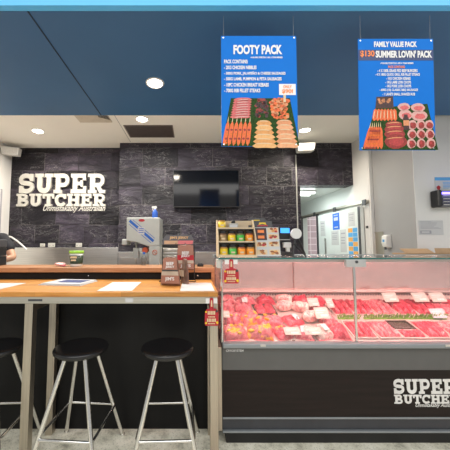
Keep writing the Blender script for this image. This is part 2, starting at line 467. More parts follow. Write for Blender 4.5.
TRAYPL = simple('clear_tray_plastic', (0.70, 0.50, 0.46), 0.2, var=0.05)
TRAYBLACK = simple('dark_tray_plastic', (0.10, 0.06, 0.05), 0.25)
GARNISH = simple('green_garnish_plastic', (0.20, 0.38, 0.05), 0.5, var=0.4, scale=60)
CORN = simple('yellow_pepper', (0.85, 0.45, 0.02), 0.35, var=0.15, scale=50)

# ------------------------------------------------------------------ the setting
def struct(name, mb, m, bevel=0.0):
    o = mb.build(name, m, None, bevel); o['kind'] = 'structure'; return o

struct('floor', MB().box(-6, 6, -4, 7.5, -0.1, 0.0), FLOOR)
struct('ceiling', MB().box(-2.9, 6, 2.74, 3.9, 2.8, 2.9).box(-2.9, -1.03, 3.9, 4.1, 2.8, 2.9), CEIL)
struct('ceiling_front', MB().box(-6, 6, 1.47, 2.735, 2.7, 2.95), NAVY)
struct('trim_1', MB().box(-6, 6, 1.43, 1.468, 2.7, 3.5), SKYBLUE)
struct('trim_2', MB().box(-0.952, -0.944, 1.47, 2.735, 2.697, 2.702), SEAM)
struct('trim_3', MB().box(-0.872, -0.867, 2.74, 3.74, 2.797, 2.802), INK)
struct('wall_left', MB().box(-2.85, -2.70, 1.43, 4.05, 0, 2.8), WHITE_WALL)
struct('wall_back_left', MB().box(-2.70, -1.03, 3.97, 4.10, 0, 2.8), SLATE)
struct('wall_back', MB().box(-1.03, 1.53, 3.77, 3.97, 0, 2.8).box(1.53, 2.32, 3.77, 3.97, 2.19, 2.8), SLATE)
# wall on the service side passage: corner, then cool panel with a doorway
struct('wall_side', MB().box(2.33, 2.45, 2.951, 3.45, 0, 2.8).box(2.33, 2.3305, 2.80, 2.951, 0, 2.8), simple('grey_side_wall', (0.34, 0.335, 0.335), 0.55, var=0.02, scale=3))  # side face in one flat grey, darker than the white walls beside it
struct('wall_corner', MB().box(2.28, 2.45, 3.45, 3.77, 0, 2.8), WHITE_WALL)
struct('wall_passage', MB().box(2.29, 2.40, 3.97, 4.85, 0, 2.2).box(2.29, 2.40, 4.85, 5.60, 1.90, 2.2).box(2.29, 2.40, 5.60, 6.5, 0, 2.2)
       .box(2.28, 2.45, 3.77, 3.97, 0, 2.19), COOL_WALL)
struct('wall_passage_left', MB().box(1.43, 1.53, 3.97, 6.5, 0, 2.2), COOL_WALL)
struct('wall_passage_end', MB().box(1.43, 5.0, 6.5, 6.6, 0, 2.2), TILES)
struct('ceiling_passage', MB().box(1.43, 5.0, 3.97, 6.6, 2.2, 2.3), COOL_WALL)
struct('wall_right', MB().box(2.331, 6.0, 2.795, 2.95, 0, 2.8), WHITE_WALL)
struct('trim_4', MB().box(2.285, 2.325, 3.425, 3.449, 0, 2.8), WHITE_WALL)
struct('door_2', MB().box(2.26, 2.288, 4.85, 4.90, 0, 1.93).box(2.26, 2.288, 5.55, 5.60, 0, 1.93).box(2.26, 2.288, 4.85, 5.60, 1.88, 1.93), DARKGREY)

# steel splashbacks on the back wall
def splash(name, x0, x1, y, z1, label):
    t = empty(name, ((x0+x1)/2, y, 0.95), label=label, cat='splashback')
    cx = (x0+x1)/2
    MB().box(x0-cx, x1-cx, -0.012, 0, 0, z1-0.95).build('steel_sheet', SPLASH, t)
    MB().box(x0-cx, x1-cx, -0.03, 0, z1-0.95, z1-0.945+0.012).build('top_edge', SPLASH, t, 0.003)
splash('splashback', -2.69, -1.05, 3.968, 1.29, 'long brushed steel splashback under the slate lettering wall')
splash('splashback', -1.02, 0.55, 3.768, 1.235, 'brushed steel splashback behind the white band saw')
t = empty('steel_bench', (-1.87, 3.65, 0), label='long stainless steel work bench along the lettering wall', cat='bench')
MB().box(-0.81, 0.81, -0.3, 0.29, 0.88, 0.94).build('bench_top', STEEL, t, 0.006)
for sx in (-0.76, 0.76):
    for sy in (-0.25, 0.24): MB().box(sx-0.02, sx+0.02, sy-0.02, sy+0.02, 0, 0.88).build('leg', STEELV, t)

# ------------------------------------------------------------------ slab letters
def slab_letter(mb, ch, M, x, y, w, h, depth):
    """heavy slab serif capital in the box x..x+w, y..y+h"""
    L = M @ Matrix.Translation((x, y, 0)) @ Matrix.Diagonal((w, h, 1, 1))
    v = 0.30; hz = 0.20; sf = 0.17
    step = [0]
    def dp():
        step[0] += 1; return depth * (1 + 0.02 * step[0]) + 0.00012 * step[0]
    def bx(a, b, c, d): k = dp(); mb.box(a, b, c, d, depth - k, k, L)
    def arc(cx, cy, rx, ry, a0, a1, n=14): return [(cx + rx*math.cos(R(a0+(a1-a0)*i/n)), cy + ry*math.sin(R(a0+(a1-a0)*i/n))) for i in range(n+1)]
    if ch == 'S':
        p = [(0.80, 0.66)] + arc(0.48, 0.70, 0.34, 0.20, 20, 180, 10) + arc(0.40, 0.62, 0.26, 0.10, 200, 270, 5) + arc(0.56, 0.38, 0.28, 0.12, 90, 20, 5) + arc(0.50, 0.30, 0.35, 0.20, 0, -160, 10) + [(0.16, 0.34)]
        mb.ribbon(p, 0.225, L, dp())
        bx(0.72, 0.93, 0.62, 0.99); bx(0.05, 0.26, 0.01, 0.38)
    elif ch == 'U':
        bx(0.12, 0.38, 0.36, 1); bx(0.64, 0.88, 0.36, 1); bx(0.0, 0.47, 1-sf, 1); bx(0.54, 1, 1-sf, 1)
        mb.ribbon([(0.25, 0.5)] + arc(0.505, 0.36, 0.255, 0.24, 180, 360) + [(0.76, 0.5)], 0.25, L, dp())
    elif ch in 'PRB':
        bx(0.12, 0.40, 0, 1); bx(0, 0.5, 0, sf); bx(0, 0.4, 1-sf, 1)
        if ch == 'B':
            mb.ribbon([(0.35, 0.91)] + arc(0.56, 0.73, 0.22, 0.175, 90, -90) + [(0.35, 0.555)], 0.20, L, dp())
            mb.ribbon([(0.35, 0.47)] + arc(0.60, 0.28, 0.25, 0.19, 90, -90) + [(0.35, 0.09)], 0.20, L, dp())
        else:
            mb.ribbon([(0.35, 0.90)] + arc(0.60, 0.66, 0.24, 0.24, 90, -90) + [(0.35, 0.42)], 0.21, L, dp())
        if ch == 'R':
            mb.prism([(0.42, 0.46), (0.66, 0.44), (0.93, 0.0), (0.66, 0.0)], L, dp()); bx(0.66, 1.0, 0, sf)
    elif ch == 'E':
        bx(0.12, 0.40, 0, 1); bx(0, 0.96, 0, hz); bx(0, 0.93, 1-hz, 1); bx(0.3, 0.72, 0.41, 0.59)
        bx(0.76, 0.96, 0, 0.36); bx(0.73, 0.93, 0.66, 1); bx(0.60, 0.74, 0.33, 0.67)
    elif ch == 'T':
        bx(0.36, 0.64, 0, 1); bx(0.22, 0.78, 0, sf); bx(0, 1, 1-hz, 1); bx(0, 0.18, 0.62, 1); bx(0.82, 1, 0.62, 1)
    elif ch == 'C':
        mb.ribbon(arc(0.53, 0.5, 0.40, 0.39, 40, 320, 20), 0.25, L, dp())
        bx(0.76, 0.97, 0.60, 0.97)
    elif ch == 'H':
        bx(0.10, 0.36, 0, 1); bx(0.64, 0.90, 0, 1); bx(0.3, 0.7, 0.40, 0.60)
        for a, b in ((0, 0.46), (0.54, 1)): bx(a, b, 0, sf); bx(a, b, 1-sf, 1)

def slab_word(mb, word, M, x0, x1, y0, y1, depth, gap=0.05):
    wd = {'S': 0.95, 'U': 1.08, 'P': 0.98, 'E': 0.98, 'R': 1.06, 'B': 1.02, 'T': 0.98, 'C': 0.98, 'H': 1.10}
    tot = sum(wd[c] for c in word) + gap * (len(word) - 1); k = (x1 - x0) / tot; x = x0
    for c in word:
        slab_letter(mb, c, M, x, y0, wd[c]*k, y1 - y0, depth); x += (wd[c] + gap) * k

t = empty('wall_sign', (-1.93, 3.968, 1.8), label='large cream raised SUPER BUTCHER lettering on the slate wall', cat='sign')
M = plane_m(-0.005, 0.0, 0.0)
mb = MB(); slab_word(mb, 'SUPER', M, -0.63, 0.655, 0.305, 0.598, 0.03); mb.build('lettering', OFFWHITE, t)
mb = MB(); slab_word(mb, 'BUTCHER', M, -0.65, 0.66, 0.112, 0.318 - 0.02, 0.03); mb.build('lettering', OFFWHITE, t)
mb = MB(); add_text(mb, 'Unmistakably Australian', M, -0.25, 0.665, 0.015, 0.13, 0.016, 0.45, 0.034); o = mb.build('tagline', OFFWHITE, t)

# ------------------------------------------------------------------ ceiling fittings
def downlight(x, y, z, label, energy=30, aim=None):
    t = empty('downlight', (x, y, z), label=label, cat='downlight', group='round recessed downlights')
    MB().lathe([(0.062, -0.006), (0.075, -0.005), (0.078, 0.0), (0.062, 0.0), (0.062, -0.006)], n=32).build('trim_ring', WHITEPL, t)
    MB().lathe([(0.0005, -0.003), (0.061, -0.003), (0.061, -0.001), (0.0005, -0.001)], n=32).build('lamp_disc', DOWN, t)
    d = bpy.data.lights.new('downlight_beam', 'SPOT'); d.energy = energy; d.spot_size = R(166); d.spot_blend = 0.6; d.shadow_soft_size = 0.06; d.color = (1.0, 0.9, 0.76)
    o = bpy.data.objects.new('downlight_beam', d); COL.objects.link(o); o.location = (0, 0, -0.012); o.parent = t
downlight(-1.97, 3.36, 2.8, 'round downlight in the white ceiling near the white wall speaker', 42)
downlight(-0.578, 3.03, 2.8, 'round downlight in the white ceiling beside the dark air grille', 42)
downlight(-0.309, 2.166, 2.7, 'round downlight alone in the navy blue ceiling', 34)
downlight(1.432, 3.33, 2.8, 'round downlight in the white ceiling close to the sausage poster edge', 46)

t = empty('air_grille', (-0.535, 3.37, 2.8), label='dark rectangular return air grille in the white ceiling', cat='air vent')
MB().box(-0.30, 0.30, -0.185, -0.17, -0.008, 0).box(-0.30, 0.30, 0.17, 0.185, -0.008, 0).box(-0.30, -0.285, -0.17, 0.17, -0.008, 0).box(0.285, 0.30, -0.17, 0.17, -0.008, 0).build('frame', simple('bronze_grille', (0.16, 0.13, 0.12), 0.5), t)
mb = MB()
for i in range(17): mb.box(-0.285, 0.285, -0.17 + i*0.02, -0.158 + i*0.02, -0.007, -0.002)
mb.build('grille_slats', simple('brown_slats', (0.10, 0.08, 0.075), 0.5), t)
t = empty('ceiling_diffuser', (-1.13, 3.0, 2.8), label='square beige air diffuser in the ceiling at the navy bulkhead edge', cat='air vent')
mb = MB()
B_ = 0.20
mb.add([(-B_, -B_, 0), (B_, -B_, 0), (B_, B_, 0), (-B_, B_, 0), (-0.05, -0.05, -0.0), (0.05, -0.05, 0), (0.05, 0.05, 0), (-0.05, 0.05, 0)], [])
mb.box(-0.19, 0.19, -0.26, 0.10, -0.012, 0.0)
mb.build('cover', simple('beige_diffuser', (0.58, 0.52, 0.43), 0.6), t, 0.006)
mb = MB()
for i in range(9): mb.box(0.08 + i*0.012, 0.086 + i*0.012, -0.255, -0.04 + i*0.008, -0.016, -0.012)
mb.build('slots', BLACK, t)

def speaker(name, loc, rot, label):
    t = empty(name, loc, rot, label, 'speaker')
    MB().prism([(-0.10, -0.055), (0.10, -0.055), (0.115, 0.055), (-0.115, 0.055)], plane_m(0, 0.09, 0), 0.16).build('housing', WHITEPL, t, 0.01)
    MB().box(-0.092, 0.092, -0.078, -0.071, -0.044, 0.042).build('grille', simple('pale_speaker_grille', (0.6, 0.59, 0.56), 0.7, var=0.25, scale=300), t, 0.004)
    MB().cyl((0, 0.08, 0.05), (0, 0.08, 0.075), 0.02).cyl((0, 0.05, 0.0), (0, 0.15, 0.02), 0.015).build('bracket', WHITEPL, t)
speaker('wall_speaker', (-2.60, 3.80, 2.685), (R(8), 0, R(18)), 'white boxy speaker in the corner by the left white wall')
speaker('wall_speaker', (1.545, 3.60, 2.665), (R(8), 0, R(-8)), 'white boxy speaker on the slate wall near the passage')
MB().tube([(1.475, 3.760, 2.62), (1.475, 3.760, 2.1), (1.475, 3.760, 1.42)], 0.009).build('cable_conduit', simple('grey_conduit', (0.42, 0.41, 0.38), 0.5))
tag(bpy.data.objects['cable_conduit'], 'thin pale vertical cable conduit on the slate wall', 'conduit')

t = empty('notice_board', (-2.698, 3.45, 1.50), label='white notice board on the left white wall, cut off by the frame', cat='notice board')
MB().box(0.0, 0.018, -0.35, 0.30, 0.0, 0.62).build('board', PAPER, t, 0.003)
MB().box(0.0, 0.024, 0.30, 0.315, -0.01, 0.63).build('edge_strip', INK, t)
MB().box(0.0181, 0.0186, 0.18, 0.26, 0.20, 0.23).build('red_mark', RED, t)
# ------------------------------------------------------------------ television
t = empty('television', (0.198, 3.768, 2.128), label='black flat screen television mounted on the slate wall', cat='television')
MB().box(-0.462, 0.462, -0.055, -0.02, -0.265, 0.265).build('casing', BLACK, t, 0.006)
MB().box(-0.452, 0.452, -0.0565, -0.054, -0.248, 0.256).build('screen', TVGLASS, t)
MB().box(-0.15, 0.15, -0.02, 0.0, -0.12, 0.12).build('wall_bracket', DARKGREY, t)

# ------------------------------------------------------------------ power outlets
for x0, x1, z0, z1, y, lb in ((-2.222, -2.151, 1.318, 1.366, 3.968, 'small square white power outlet, single, above the steel splashback'),
                       (-2.105, -2.005, 1.315, 1.373, 3.968, 'cream double power outlet beside the single outlet above the splashback'),
                       (-1.70, -1.61, 1.315, 1.373, 3.968, 'cream double power outlet directly above the green lidded tub')):
    t = empty('power_outlet', ((x0+x1)/2, y, (z0+z1)/2), label=lb, cat='power outlet')
    w = (x1-x0)/2; h = (z1-z0)/2
    MB().box(-w, w, -0.012, 0, -h, h).build('plate', OFFWHITE, t, 0.003)
    for c in ((-w*0.5, w*0.5) if w > 0.04 else (0,)):
        MB().box(c-0.010, c-0.006, -0.0135, -0.0115, -0.014, 0.0).box(c+0.006, c+0.010, -0.0135, -0.0115, -0.014, 0.0).box(c-0.010, c+0.010, -0.0125, -0.0115, -0.004, -0.002).build('socket', DARKGREY, t)

# ------------------------------------------------------------------ service counter with raised ledge
t = empty('service_counter', (-1.4, 2.5, 0), label='black panelled service counter with a raised reddish timber ledge', cat='counter')
def rb(mb, x0, x1, y0, y1, z0, z1): return mb.box(x0+1.4, x1+1.4, y0-2.5, y1-2.5, z0, z1)
rb(rb(MB(), -2.69, 0.165, 2.09, 2.64, 0.0, 1.02), -2.69, 0.165, 2.37, 2.64, 1.02, 1.115).build('body', BLACKPANEL, t)
rb(MB(), -2.69, 0.195, 2.335, 2.66, 1.116, 1.157).build('timber_ledge', LEDGEWOOD, t, 0.004)
rb(MB(), 0.1655, 0.195, 2.35, 2.64, 0.0, 1.115).build('timber_end_panel', LEDGEWOOD, t, 0.003)
for x in (-1.75, -0.9, 0.05): MB().cyl((x+1.4, -0.1325, 1.085), (x+1.4, -0.1295, 1.085), 0.005, n=10).build('screw_cap', CHROME, t)

# timber bar table in front
t = empty('bar_table', (-1.0, 2.0, 0), label='long honey timber bar table on square steel legs', cat='table')
def tb(mb, x0, x1, y0, y1, z0, z1): return mb.box(x0+1.0, x1+1.0, y0-2.0, y1-2.0, z0, z1)
tb(MB(), -2.68, 0.165, 1.74, 2.365, 1.024, 1.055).build('table_top', TIMBER, t, 0.003)
tb(MB(), -2.66, 0.160, 1.752, 1.80, 0.980, 1.0235).build('apron', STEEL, t, 0.002)
tb(MB(), -1.045, -0.955, 1.7505, 1.753, 0.995, 1.008).build('name_plate', DARKGREY, t)
tb(MB(), -0.425, -0.375, 1.7505, 1.753, 0.988, 1.016).build('sticker', PAPER, t)
for x in (-2.40, -1.068, 0.113):
    tb(MB(), x, x+0.052, 1.756, 1.808, 0.0, 0.979).build('leg', STEELV, t, 0.003)
    tb(MB(), x+0.02 if x < 0 else x, x+0.07 if x < 0 else x+0.05, 2.02, 2.07, 0.0, 1.0235).build('leg', STEELV, t, 0.003)
    tb(MB(), x+0.01 if x < 0 else x, x+0.05, 1.808, 2.02, 0.93, 0.979).build('cross_rail', STEELV, t, 0.003)

# ------------------------------------------------------------------ bar stools
def make_stool():
    t = empty('bar_stool')
    MB().lathe([(0.0005, 0.656), (0.12, 0.656), (0.152, 0.662), (0.167, 0.675), (0.170, 0.687), (0.165, 0.696), (0.150, 0.701), (0.08, 0.700), (0.0005, 0.699)], n=48).build('seat', STOOLBLACK, t)
    for sx in (-1, 1):
        for sy in (-1, 1):
            MB().tube([(sx*0.062, sy*0.08, 0.658), (sx*0.207, sy*0.232, 0.006)], 0.0135, 14).cyl((sx*0.207, sy*0.232, 0.0), (sx*0.206, sy*0.2307, 0.012), 0.016, n=14).build('leg', CHROME, t)
    pts = []
    hx, hy, r = 0.166, 0.188, 0.03
    for cx, cy, a0 in ((hx-r, hy-r, 0), (-hx+r, hy-r, 90), (-hx+r, -hy+r, 180), (hx-r, -hy+r, 270)):
        for k in range(6):
            a = R(a0 + 18*k); pts.append((cx + r*math.cos(a), cy + r*math.sin(a), 0.237))
    MB().tube(pts, 0.009, 10, True).build('footrest_ring', CHROME, t)
    return t
st0 = make_stool()
for i, (x, rz, lb) in enumerate(((-0.159, 2, 'black round bar stool below the jerky bags end of the bar'),
                                 (-0.718, -4, 'black round bar stool between the steel table leg and the middle paper'),
                                 (-1.284, 3, 'black round bar stool half cut off by the frame edge'))):
    o = st0 if i == 0 else copy_tree(st0)
    o.location = (x, 1.807, 0); o.rotation_euler = (0, 0, R(rz)); tag(o, lb, 'stool', 'black bar stools under the timber bar')

# ------------------------------------------------------------------ papers on the bar
def sheet(name, x, y, z, rz, w, d, label, h=0.0012, lines=True, cat='paper'):
    t = empty(name, (x, y, z), (0, 0, R(rz)), label, cat)
    MB().box(-w/2, w/2, -d/2, d/2, 0, h).build('paper', PAPER, t)
    if lines:
        mb = MB()
        for k in range(7): mb.box(-w*0.4, w*random.uniform(0.1, 0.4), d*(0.36-k*0.11)-0.003, d*(0.36-k*0.11)+0.003, h, h+0.0003)
        mb.build('faint_print', simple('faint_ink', (0.62, 0.63, 0.66), 0.6), t)
    return t
ZB = 1.0556
sheet('paper_menu', -1.44, 1.945, ZB, 0, 0.30, 0.36, 'white paper at the far end of the bar, cut off by the frame')
sheet('paper_menu', -0.51, 1.975, ZB, 2, 0.225, 0.40, 'white printed sheet on the bar above the middle of the table')
sheet('paper_menu', 0.035, 1.955, ZB, 0, 0.225, 0.37, 'blank white sheet on the bar corner beside the jerky bags', lines=False)
t = empty('newspaper', (-0.955, 2.13, ZB), (0, 0, R(-8)), 'folded newspaper with a dark blue picture lying on the bar', 'newspaper')
mb = MB()
for k in range(5): mb.box(-0.17+k*0.006, 0.17-k*0.004, -0.13+k*0.003, 0.13-k*0.002, 0.0026*k, 0.0026*k+0.0024)
mb.build('pages', PAPER, t)
MB().box(-0.08, 0.13, -0.06, 0.09, 0.0129, 0.0132).build('front_picture', simple('navy_news_print', (0.03, 0.05, 0.16), 0.6, var=0.4, scale=40), t)

# ------------------------------------------------------------------ jerky bags
def bag(name, loc, rz, w, h, d, main, label, texts, band=None, hang=False, taper=0.08, cat='bag', group='jerky bags on the bar'):
    t = empty(name, loc, (0, 0, R(rz)), label, cat, group)
    mb = MB(); nu, nv = 10, 12; vs = []; 
    for side in (-1, 1):
        for j in range(nv+1):
            v = j/nv
            for i in range(nu+1):
                u = i/nu
                bul = (math.sin(math.pi*u)**0.6) * ((1-v)**0.6 if not hang else math.sin(math.pi*min(1, max(0, v*0.92+0.04)))**0.7)
                vs.append(((u-0.5)*w*(1-taper*v)*(1-0.35*max(0, v-0.86)/0.14*max(0, v-0.86)/0.14), side*(d/2*bul + 0.001) + 0.004*noise.noise(Vector((u*5, v*5, side+loc[0]*9))), v*h))
    fs = []
    W = nu+1; T = W*(nv+1)
    for s in (0, 1):
        for j in range(nv):
            for i in range(nu):
                a = s*T+j*W+i; fs.append((a, a+1, a+1+W, a+W))
    for i in range(nu): fs.append((i, i+1, T+i+1, T+i)); q = nv*W; fs.append((q+i, q+i+1, T+q+i+1, T+q+i))
    for j in range(nv): fs.append((j*W, (j+1)*W, T+(j+1)*W, T+j*W)); q = nu; fs.append((j*W+q, (j+1)*W+q, T+(j+1)*W+q, T+j*W+q))
    mb.add(vs, fs, True)
    mb.build('pouch', main, t)
    M = plane_m(0, -d/2-0.006, 0)
    def decal(nm, z0, z1, wd, m, bulge=0.0):
        a_ = wd/2*(1-taper*z0/h); c_ = wd/2*(1-taper*z1/h)
        MB().prism([(-a_, z0), (a_, z0), (c_, z1*0.97+z0*0.03), (c_*0.9, z1), (-c_*0.9, z1), (-c_, z1*0.97+z0*0.03)], M, 0.001).build(nm, m, t)
    if band: 
        for nm, z0, z1, wd, m in band: decal(nm, z0*h, z1*h, wd*w, m)
    mb = MB()
    for s, x0, x1, z0, z1 in texts: add_text(mb, s, M, x0*w, x1*w, z0*h, z1*h, 0.03, 0.0, 0.0022)
    if texts: mb.build('lettering', SIGNWHITE, t)
    return t
TANB = simple('tan_pouch', (0.50, 0.42, 0.33), 0.35, var=0.15)
BROWNB = simple('brown_pouch', (0.17, 0.075, 0.045), 0.3, var=0.2)
COPPER = simple('copper_pouch_print', (0.36, 0.17, 0.12), 0.4, var=0.12)
CHARC = simple('charcoal_pouch_print', (0.07, 0.065, 0.06), 0.4, var=0.3)
bag('jerky_bag', (-0.158, 2.02, ZB), -6, 0.15, 0.208, 0.05, BROWNB, 'brown and tan jerky pouch standing in front on the bar',
    [("JIM'S", -0.24, 0.22, 0.15, 0.31), ('BEEF', -0.18, 0.18, 0.72, 0.83), ('JERKY', -0.22, 0.22, 0.60, 0.70)],
    [('top_panel', 0.56, 0.97, 0.88, COPPER), ('middle_band', 0.50, 0.56, 0.9, CHARC), ('label_panel', 0.36, 0.50, 0.94, TANB), ('base_panel', 0.08, 0.36, 0.94, COPPER)], taper=0.28)
bag('jerky_bag', (-0.055, 2.11, ZB), -62, 0.12, 0.19, 0.05, simple('dark_brown_pouch', (0.16, 0.09, 0.065), 0.3, var=0.4, scale=30), 'dark brown jerky pouch seen edge on beside the front pouch',
    [], [('label_panel', 0.3, 0.55, 0.8, TANB)], taper=0.3)
t = empty('jerky_stand', (-0.10, 2.24, ZB), label='black wire counter stand with a jerky header sign', cat='display stand')
MB().tube([(-0.16, -0.06, 0.004), (0.13, -0.06, 0.004), (0.13, 0.06, 0.004), (-0.16, 0.06, 0.004)], 0.004, 8, True).build('base', BLACK, t)
mb = MB()
for x in (-0.15, 0.12): mb.tube([(x, 0.06, 0.004), (x, 0.06, 0.30)], 0.004, 8)
mb.tube([(-0.15, 0.06, 0.30), (0.12, 0.06, 0.30)], 0.004, 8)
mb.build('uprights', BLACK, t)
for x in (-0.03, 0.045): MB().tube([(x, 0.06, 0.30), (x, -0.03, 0.302), (x, -0.045, 0.312)], 0.003, 8).build('hook', BLACK, t)
hd = MB().prism([(-0.15, 0.298), (0.11, 0.298), (0.118, 0.335), (0.095, 0.378), (-0.12, 0.378), (-0.155, 0.335)], plane_m(0, 0.055, 0), 0.006).build('header_board', simple('grey_header_print', (0.12, 0.12, 0.13), 0.4), t)
MB().prism([(-0.135, 0.302), (-0.02, 0.302), (-0.02, 0.332), (-0.135, 0.332)], plane_m(0, 0.0485, 0), 0.001).build('tan_panel', simple('tan_print', (0.60, 0.38, 0.24), 0.5), hd)
MB().prism([(-0.018, 0.302), (0.105, 0.302), (0.11, 0.332), (-0.018, 0.332)], plane_m(0, 0.0485, 0), 0.001).build('pink_panel', simple('pink_print', (0.72, 0.20, 0.22), 0.5), hd)
mb = MB(); add_text(mb, "JIM'S JERKY", plane_m(0, 0.0478, 0), -0.09, 0.07, 0.341, 0.368, 0.03); mb.build('lettering', simple('pale_orange_print', (0.85, 0.52, 0.25), 0.5), hd)
bag('jerky_bag', (-0.052, 2.185, 1.148), 0, 0.140, 0.205, 0.036, BROWNB, 'red and brown jerky pouch hanging on the wire stand',
    [("JIM'S", -0.3, 0.3, 0.10, 0.25), ('BEEF', -0.2, 0.2, 0.62, 0.74), ('JERKY', -0.26, 0.26, 0.50, 0.60)], [('top_panel', 0.60, 0.98, 0.94, COPPER), ('red_panel', 0.40, 0.60, 0.98, RED), ('label_panel', 0.28, 0.40, 0.94, TANB), ('base_panel', 0.06, 0.28, 0.94, COPPER)], hang=True)

# ------------------------------------------------------------------ things on the ledge
ZL = 1.1576
t = empty('marinade_tub', (-1.055, 2.48, ZL), label='white tub with lime green lid and dark label on the timber ledge', cat='tub')
MB().lathe([(0.0005, 0), (0.05, 0), (0.053, 0.004), (0.059, 0.118), (0.0005, 0.118)], n=32).build('tub_body', WHITEPL, t)
MB().lathe([(0.0535, 0.022), (0.0585, 0.100), (0.0595, 0.100), (0.0545, 0.022)], n=32).build('label_wrap', simple('dark_green_label', (0.02, 0.035, 0.015), 0.4, var=0.8, scale=40), t)
mb = MB(); 
M = plane_m(0, -0.0612, 0)
for z0, z1, w in ((0.074, 0.092, 0.03), (0.05, 0.064, 0.024)): mb.prism([(-w, z0), (w, z0), (w*0.9, z1), (-w*0.9, z1)], M, 0.001)
mb.build('label_print', CREAMP, t)
MB().lathe([(0.0005, 0.117), (0.0625, 0.117), (0.064, 0.121), (0.064, 0.136), (0.06, 0.140), (0.0005, 0.140)], n=32).build('lid', LIME, t)
t = empty('meat_parcel', (-1.185, 2.46, ZL), label='small pink meat parcel lying beside the green lidded tub', cat='meat')
MB().ball((0, 0, 0.018), 0.055, 0.035, 0.018, 20, 12, amp=0.3, freq=30).build('cut', MEATS[2], t)
MB().ball((0.025, -0.02, 0.010), 0.03, 0.02, 0.010, 16, 10, amp=0.3, freq=40).build('trimmings', MEATS[0], t)
t = empty('till_printer', (-1.872, 2.55, ZL), (0, 0, R(4)), 'black stacked till printer at the ledge end by the person', 'printer')
MB().box(-0.075, 0.075, -0.09, 0.09, 0.0, 0.085).build('lower_unit', BLACK, t, 0.006)
MB().box(-0.073, 0.073, -0.088, 0.09, 0.088, 0.165).build('middle_unit', BLACK, t, 0.006)
MB().box(-0.073, 0.073, -0.085, 0.09, 0.168, 0.245).build('printer_head', DARKGREY, t, 0.01)
MB().box(-0.03, 0.055, -0.0895, -0.087, 0.10, 0.115).box(-0.03, 0.055, -0.0915, -0.089, 0.03, 0.04).build('paper_slots', INK, t)
MB().box(0.02, 0.06, -0.0875, -0.0845, 0.185, 0.205).build('status_panel', PAPER, t)
t = empty('pen_box', (0.075, 2.45, ZL), label='tiny black box on the ledge near its timber end', cat='box')
MB().box(-0.028, 0.028, -0.015, 0.015, 0, 0.022).build('box_body', BLACK, t, 0.003)
MB().box(-0.02, 0.02, -0.010, 0.010, 0.022, 0.030).build('box_lid', DARKGREY, t, 0.002)

# ------------------------------------------------------------------ person behind the ledge (mostly outside the frame)
def skin_mesh(name, joints, bones, mat, parent=None, sub=2):
    me = bpy.data.meshes.new(name); me.from_pydata([j[0] for j in joints], bones, [])
    o = bpy.data.objects.new(name, me); COL.objects.link(o)
    sk = o.modifiers.new('skin', 'SKIN'); sk.use_smooth_shade = True
    lay = me.skin_vertices[0] if me.skin_vertices else None
    if lay is None:
        bpy.context.view_layer.objects.active = o
        bm = bmesh.new(); bm.from_mesh(me); bm.verts.layers.skin.verify(); bm.to_mesh(me); bm.free()
        lay = me.skin_vertices[0]
    for i, j in enumerate(joints):
        r = j[1] if isinstance(j[1], tuple) else (j[1], j[1])
        lay.data[i].radius = r; lay.data[i].use_root = (i == 0)
    if sub:
        sd = o.modifiers.new('smooth', 'SUBSURF'); sd.levels = sub; sd.render_levels = sub
    bpy.context.view_layer.update()
    ev = o.evaluated_get(bpy.context.evaluated_depsgraph_get())
    m2 = bpy.data.meshes.new_from_object(ev); m2.name = name
    o.modifiers.clear(); o.data = m2; m2.materials.clear(); m2.materials.append(mat)
    for p in m2.polygons: p.use_smooth = True
    if parent is not None: o.parent = parent
    return o
px, py = -2.32, 3.06
J = [((0,0,0.95), (0.15,0.11)), ((0,0,1.12), (0.13,0.10)), ((0,0,1.30), (0.155,0.11)), ((0,0,1.42), (0.12,0.085)), ((0,0,1.50), 0.055), ((0,-0.015,1.56), 0.05),
     ((0.17,0,1.415), 0.06), ((0.335,-0.03,1.200), 0.045), ((0.16,-0.20,1.185), 0.032),
     ((-0.17,0,1.415), 0.06), ((-0.24,0.02,1.17), 0.043), ((-0.16,-0.18,1.13), 0.030),
     ((0.09,0,0.86), 0.085), ((0.10,-0.01,0.48), 0.055), ((0.10,0.02,0.09), 0.04), ((0.10,-0.12,0.04), 0.04),
     ((-0.09,0,0.86), 0.085), ((-0.10,-0.01,0.48), 0.055), ((-0.10,0.02,0.09), 0.04), ((-0.10,-0.12,0.04), 0.04),
     ((0.10,-0.25,1.18), (0.036,0.018)), ((-0.10,-0.24,1.12), (0.036,0.018)),
     ((0,-0.02,1.60), 0.07), ((0,-0.025,1.67), 0.082), ((0,-0.015,1.73), 0.06)]
Bn = [(0,1),(1,2),(2,3),(3,4),(4,5),(3,6),(6,7),(7,8),(3,9),(9,10),(10,11),(0,12),(12,13),(13,14),(14,15),(0,16),(16,17),(17,18),(18,19),(8,20),(11,21),(5,22),(22,23),(23,24)]
def hand(J, Bn, wrist, palm, side):
    d = (Vector(J[palm][0]) - Vector(J[wrist][0])).normalized(); s = d.cross(Vector((0,0,1))).normalized()
    for k, (off, ln) in enumerate(((-0.028, 0.060), (-0.009, 0.072), (0.010, 0.068), (0.028, 0.052))):
        b = Vector(J[palm][0]) + s*off + d*0.03
        i = len(J)
        J += [(tuple(b), 0.009), (tuple(b + d*ln*0.5 + Vector((0,0,-0.008))), 0.0085), (tuple(b + d*ln*0.85 + Vector((0,0,-0.028))), 0.007)]
        Bn += [(palm, i), (i, i+1), (i+1, i+2)]
    b = Vector(J[palm][0]) - d*0.02 + s*side*0.034; i = len(J)
    J += [(tuple(b), 0.011), (tuple(b + d*0.035 + s*side*0.02 + Vector((0,0,-0.012))), 0.009)]
    Bn += [(palm, i), (i, i+1)]
hand(J, Bn, 8, 20, -1); hand(J, Bn, 11, 21, 1)
pr = empty('person', (px, py, 0), label='person in a black tee shirt working behind the ledge, elbow bent', cat='person')
